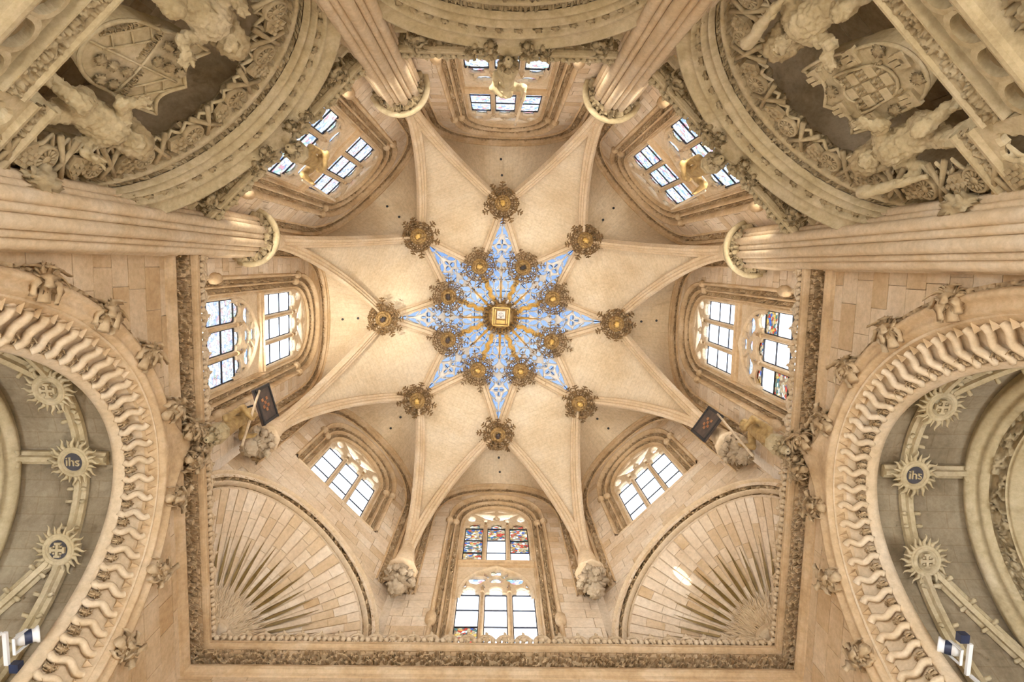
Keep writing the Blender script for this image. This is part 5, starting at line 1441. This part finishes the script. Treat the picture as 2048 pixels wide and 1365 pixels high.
# centre boss
def build_centre():
    c = np.array([0.03, -.08, HC - .2]); M = Matrix.Translation(Vector(c.tolist())) @ Matrix.Rotation(math.radians(2), 4, 'Z')
    t = thing('centre_boss', c, 'large gilded centre boss with a carved panel facing down', 'boss', M=M)
    V, Fc = lathe([(.62, .35), (.66, .1), (.60, -.1), (.50, -.2), (.30, -.22)], 8, a0=PI / 8, a1=PI / 8 + 2 * PI); inst('octagon_block', mk('octagon_block', V, Fc, 'gilt'), M, t)
    for (x, y, w, h, d) in ((0, 0, .62, .70, .10),): inst('panel', mk('panel', *box((x, y, -.26), EX, EY, EZ, w, h, d), 'gilt'), M, t)
    mb = MB()
    for (x, y, w, h) in ((-.36, 0, .07, .82), (.36, 0, .07, .82), (0, -.40, .7, .06), (0, .40, .7, .06), (-.27, 0, .05, .66), (.27, 0, .05, .66)): mb.add(*box((x, y, -.32), EX, EY, EZ, w, h, .14))
    inst('panel_frame', mk('panel_frame', *mb.get(), 'gold'), M, t)
    V, Fc = box((0, -.08, -.33), EX, EY, EZ, .36, .34, .05); inst('relief_ground', mk('relief_ground', V, Fc, 'tracery_paint'), M, t)
    V, Fc = lump(.16, .15, .06, 31, .5, .5, 24, 14); inst('relief', mk('relief', V + np.array([0, -.08, -.36]), Fc, 'tracery_paint', True), M, t)
    V, Fc = box((0, .24, -.34), EX, EY, EZ, .40, .16, .08); inst('relief_base', mk('relief_base', V, Fc, 'gold'), M, t)
    for k in range(26):
        a = 2 * PI * k / 26; r = .60 + .05 * (k % 2)
        def knob():
            mb = MB(); mb.add(*lathe([(.001, -.34), (.035, -.33), (.05, -.28), (.03, -.23), (.06, -.15), (.07, 0), (.03, .05)], 8)); return mb.get()
        if k == 0: km = mk('figurine', *knob(), 'gilt', True); km2 = mk('figurine', *knob(), 'tracery_paint', True)
        inst('figurine', km2 if math.sin(a) < -.5 and k % 2 else km, M @ Matrix.Translation((r * math.cos(a), r * math.sin(a), -.02)) @ Matrix.Rotation(a, 4, 'Z') @ Matrix.Rotation(-.5, 4, 'Y'), t)
    for k in range(24):
        inst('crown_spike', ARM_O, M @ Matrix.Rotation(2 * PI * (k + .5) / 24, 4, 'Z') @ Matrix.Translation((.25, 0, -.05)) @ Matrix.Scale(.75, 4), t)
build_centre()
q = np.linspace(0, 1, 25)
def build_rays():
    Pw = np.stack([.85 + 1.25 * q, .055 * np.sin(q * 2 * PI * 3), 0 * q], 1)
    def ribbon(P, w, th):
        w = np.broadcast_to(w, (len(P),)); T = np.gradient(P, axis=0); T /= np.linalg.norm(T, axis=1, keepdims=True); n = np.stack([-T[:, 1], T[:, 0], 0 * T[:, 0]], 1)
        V = np.stack([P + n * w[:, None], P + n * w[:, None] * .35 - EZ * th, P - EZ * (th * .4), P - n * w[:, None] * .35 - EZ * th, P - n * w[:, None], P + EZ * .03], 1)
        m = V.shape[1]; return V.reshape(-1, 3), grid_faces(len(P), m, cc=True) + [tuple(range(m)), tuple(range((len(P) - 1) * m, len(P) * m))]
    wv = mk('wavy_ray', *ribbon(Pw, .085, .06), 'gold', False)
    Ps = np.stack([.72 + 1.38 * q, 0 * q, 0 * q], 1)
    st = mk('straight_ray', *ribbon(Ps, .065 * (1 - q * .75), .05), 'gold', False)
    for k in range(8):
        for off, me, lb, z0, z1 in ((22.5, wv, 'wavy', HC - .1, H2 + .1), (0, st, 'straight', HC - .06, H2 + .3)):
            ang = 45 * k + off; sl = math.atan2(z0 - z1, 2.0)
            M = Matrix.Rotation(math.radians(ang), 4, 'Z') @ Matrix.Translation((0, 0, z0 + .0)) @ Matrix.Rotation(sl, 4, 'Y')
            o = inst('gilded_ray', me, M); 
            nmv = ['right', 'lower right', 'bottom', 'lower left', 'left', 'upper left', 'top', 'upper right']
            cl = ['four-thirty', '', '']
            nmi = {22.5: 'right of the centre, lower one', 67.5: 'below the centre, right one', 112.5: 'below the centre, left one', 157.5: 'left of the centre, lower one', 202.5: 'left of the centre, upper one', 247.5: 'above the centre, left one', 292.5: 'above the centre, right one', 337.5: 'right of the centre, upper one'}
            tag(o, ('wavy gold ray of the star, %s' % nmi[ang]) if off else ('straight gold ray pointing to the %s tip of the star' % nmv[k]), 'ray', 'gold rays of the star')
build_rays()
# ---------------------------------------------------------------- statues on the cornice, poles and boards
simple('gilt_stone', (.30, .19, .07), .6, .1, 7.0, (.46, .32, .13))
simple('pole_wood', (.50, .38, .24), .6, 0, 9.0, (.60, .48, .33))
def build_statue(side, s, label, plabel, seed, mat, arm=1):
    M = wM(side, s, 16.05, -.50) @ Matrix.Scale(1.25, 4)
    p = thing('statue_pedestal', wp(side, s, 15.0, -.4), plabel, 'pedestal', 'pedestals on the ogee tips')
    Mp = wM(side, s, 15.0, -.50)
    V, Fc = lathe([(.02, .25), (.08, .27), (.12, .4), (.11, .45), (.18, .62), (.24, .75), (.27, .8), (.27, .9), (.23, .93), (.23, .98), (.25, 1.0), (.25, 1.06), (.01, 1.06)], 8, a0=PI / 8, a1=PI / 8 + 2 * PI)
    inst('socle', mk('socle', V, Fc, 'aged'), Mp, p)
    for k in range(5):
        a = PI + PI * k / 4; V, Fc = lump(.11, .09, .16, seed + k, .5, .7, 14, 9)
        put(bpy.data.objects.new('socle_leaf', mk('socle_leaf', V, Fc, 'aged_carved', True)), Mp @ Matrix.Translation((.17 * math.cos(a), .17 * math.sin(a), .55)), p)
    t = thing('statue', (0, 0, 0), label, 'statue', 'standing statues on the cornice', M=M)
    def fn(P):
        ang = np.arctan2(P[..., 1], P[..., 0]); fold = .018 * np.cos(9 * ang + 2 * P[..., 2]) * np.clip(1.1 - P[..., 2], 0, 1)
        d = cap(P, (0, 0, .08), (0, 0, .95), .17, .13) + fold
        d = smin(d, cap(P, (-.13, -.01, 1.12), (.13, -.01, 1.12), .09, .09), .1)
        d = smin(d, cap(P, (0, 0, 1.15), (0, -.03, 1.34), .08, .07), .05)
        d = smin(d, head_sdf(P, (0, -.05, 1.46), .125, (0, -1, -.3)), .03)
        a = arm
        d = smin(d, cap(P, (.20 * a, -.02, 1.12), (.33 * a, -.08, .86), .085, .07), .05); d = smin(d, cap(P, (.33 * a, -.08, .86), (.34 * a, -.28, 1.0), .065, .05), .03)
        for k in range(4): d = smin(d, cap(P, (.34 * a, -.30, 1.03 - .03 * k), (.30 * a, -.36, 1.03 - .03 * k), .022, .018), .012)
        d = smin(d, cap(P, (-.20 * a, -.02, 1.12), (-.30 * a, -.12, .86), .085, .07), .05); d = smin(d, cap(P, (-.30 * a, -.12, .86), (-.10 * a, -.26, .88), .065, .05), .03)
        d = smin(d, cap(P, (-.10 * a, -.26, .88), (-.02 * a, -.29, .90), .045, .03), .02)
        d = smin(d, cap(P, (-.24 * a, .0, 1.0), (-.22 * a, .02, .3), .06, .07), .06)
        return d
    sdf_obj('robed_body', fn, (-.6, -.55, -.05), (.6, .45, 1.75), .034, M, mat, t, hair=.015, hs=20, seed=seed)
    def hf(P): return np.maximum(smin(ell(P, (0, -.02, 1.49), (.145, .15, .145)), cap(P, (0, .05, 1.45), (0, .08, 1.2), .12, .1), .05), -(np.linalg.norm((P - np.array([0, -.17, 1.44])), axis=-1) - .115))
    sdf_obj('hair', hf, (-.3, -.3, 1.0), (.3, .3, 1.75), .034, M, mat, t, hair=.03, hs=22, seed=seed + 1)
    return M @ Vector((.34 * arm, -.34, 1.0))
hands = {}
for sd, s, pos, mat, arm in (('W', 1.9, 'left cornice', 'gilt_stone', 1), ('E', -1.95, 'right cornice', 'gilt_stone', -1), ('N', 0.0, 'top cornice', 'aged', -1), ('NW', 0.0, 'upper left cornice', 'gilt_stone', 1), ('NE', 0.0, 'upper right cornice', 'gilt_stone', -1)):
    hands[sd] = build_statue(sd, s, 'robed %s statue on the %s in front of its window' % ('grey stone' if mat == 'aged' else 'gilded', pos), 'octagonal stone pedestal under the statue of the %s' % pos, 1600 + len(hands) * 20, mat, arm)
def pole(sd, p0, p1, label):
    V, Fc = tube(np.linspace(np.asarray(p0), np.asarray(p1), 6), .035, 8); o = obj('standard_pole', V, Fc, 'pole_wood', None, True); tag(o, label, 'pole', 'poles of the statues')
def at_wall(sd, s, z, d): return wp(sd, s, z, d)
h = {k: np.array(v) for k, v in hands.items()}
def build_board(sd, s1, d1, s2, d2, z1, z2, label, plabel):
    a, b = wp(sd, s1, z1, d1), wp(sd, s2, z1, d2); x = unit(b - a); w = np.linalg.norm(b - a); y = unit(np.cross(EZ, x)); n, r = axes(sd); y = y if y @ n > 0 else -y
    hgt = z2 - z1; c = (a + b) / 2
    t = thing('painted_board', c, label, 'board', 'painted boards on poles')
    V, Fc = box(c + EZ * hgt / 2, x, y, EZ, w, .06, hgt); obj('panel', V, Fc, 'dark_board', t)
    mb = MB()
    for e in (-1, 1):
        mb.add(*box(c + x * e * (w / 2 - .05) + EZ * hgt / 2 - y * .04, x, y, EZ, .08, .04, hgt)); mb.add(*box(c + EZ * (hgt / 2 + e * (hgt / 2 - .05)) - y * .04, x, y, EZ, w, .04, .08))
    mb.obj('frame', 'iron', t)
    for i in range(4):
        for j in range(3):
            if (i + j) % 2 == 0:
                V, Fc = box(c + x * (-.15 + .10 * i) + EZ * (hgt * .5 - .2 + .17 * j) - y * .035, x, y, EZ, .09, .01, .15); obj('painted_square', V, Fc, 'rust_paint', t)
    V, Fc = tube([c + EZ * hgt * .8 + y * .03, c + EZ * hgt * .8 + y * .5, c + EZ * hgt * .7 + y * .9], .03, 6); obj('bracket', V, Fc, 'iron', t)
    pole(sd, h[sd] - EZ * 1.0, c - x * .45 + EZ * .3 - y * .07, plabel)
build_board('W', 1.28, -.50, 2.30, -.78, 18.2, 19.4, 'dark painted board hung at the left beside the honeycomb corbel', 'slender pole from the left gilded statue to its board')
build_board('E', -2.12, -.50, -2.98, -1.06, 19.75, 21.1, 'dark painted board hung at the right beside the figure corbel', 'slender pole from the right gilded statue to its board')
for sd, lb in (('N', 'top'), ('NW', 'upper left'), ('NE', 'upper right')):
    n, r = axes(sd); pole(sd, h[sd] - EZ * .95, h[sd] + EZ * 2.3 + r * (.15 if sd != 'NE' else -.15) - n * .1, 'slender pole held by the statue of the %s cornice' % lb)
# ---------------------------------------------------------------- floodlights in the side chapels
def build_flood(side, s, z, d, label):
    M = wM(side, s, z, d); t = thing('floodlight', (0, 0, 0), label, 'lamp', 'floodlights in the side chapels', M=M)
    V, Fc = lathe([(.001, -.16), (.10, -.15), (.12, -.08), (.12, .12), (.15, .16), (.15, .19), (.13, .19), (.12, .15), (.001, .14)], 18)
    A = M @ Matrix.Translation((0, 0, .22)) @ Matrix.Rotation(.9, 4, 'X')
    inst('lamp_head', mk('lamp_head', V, Fc, 'white_paint', True), A, t)
    V, Fc = lathe([(.125, -.03), (.128, .07), (.125, .08)], 18); inst('band', mk('band', V, Fc, 'navy', True), A, t)
    mb = MB()
    for e in (-1, 1): mb.add(*box((e * .14, 0, .08), EX, EY, EZ, .02, .05, .32))
    mb.add(*box((0, 0, -.08), EX, EY, EZ, .30, .05, .02)); inst('yoke', mk('yoke', *mb.get(), 'white_paint'), M, t)
    inst('beam', mk('beam', *box((0, .1, -.13), EX, EY, EZ, .6, .07, .06), 'white_paint'), M, t)
    inst('ballast', mk('ballast', *box((.38, .0, -.06), EX, EY, EZ, .16, .16, .14), 'navy'), M, t)
    inst('bracket', mk('bracket', *box((-.3, .15, -.3), EX, EY, EZ, .05, .05, .3), 'white_paint'), M, t)
build_flood('W', 4.38, 10.85, .9, 'white floodlight on a bracket in the lower left chapel corner')
build_flood('E', -4.48, 10.95, .9, 'white floodlight on a bracket in the lower right chapel corner')
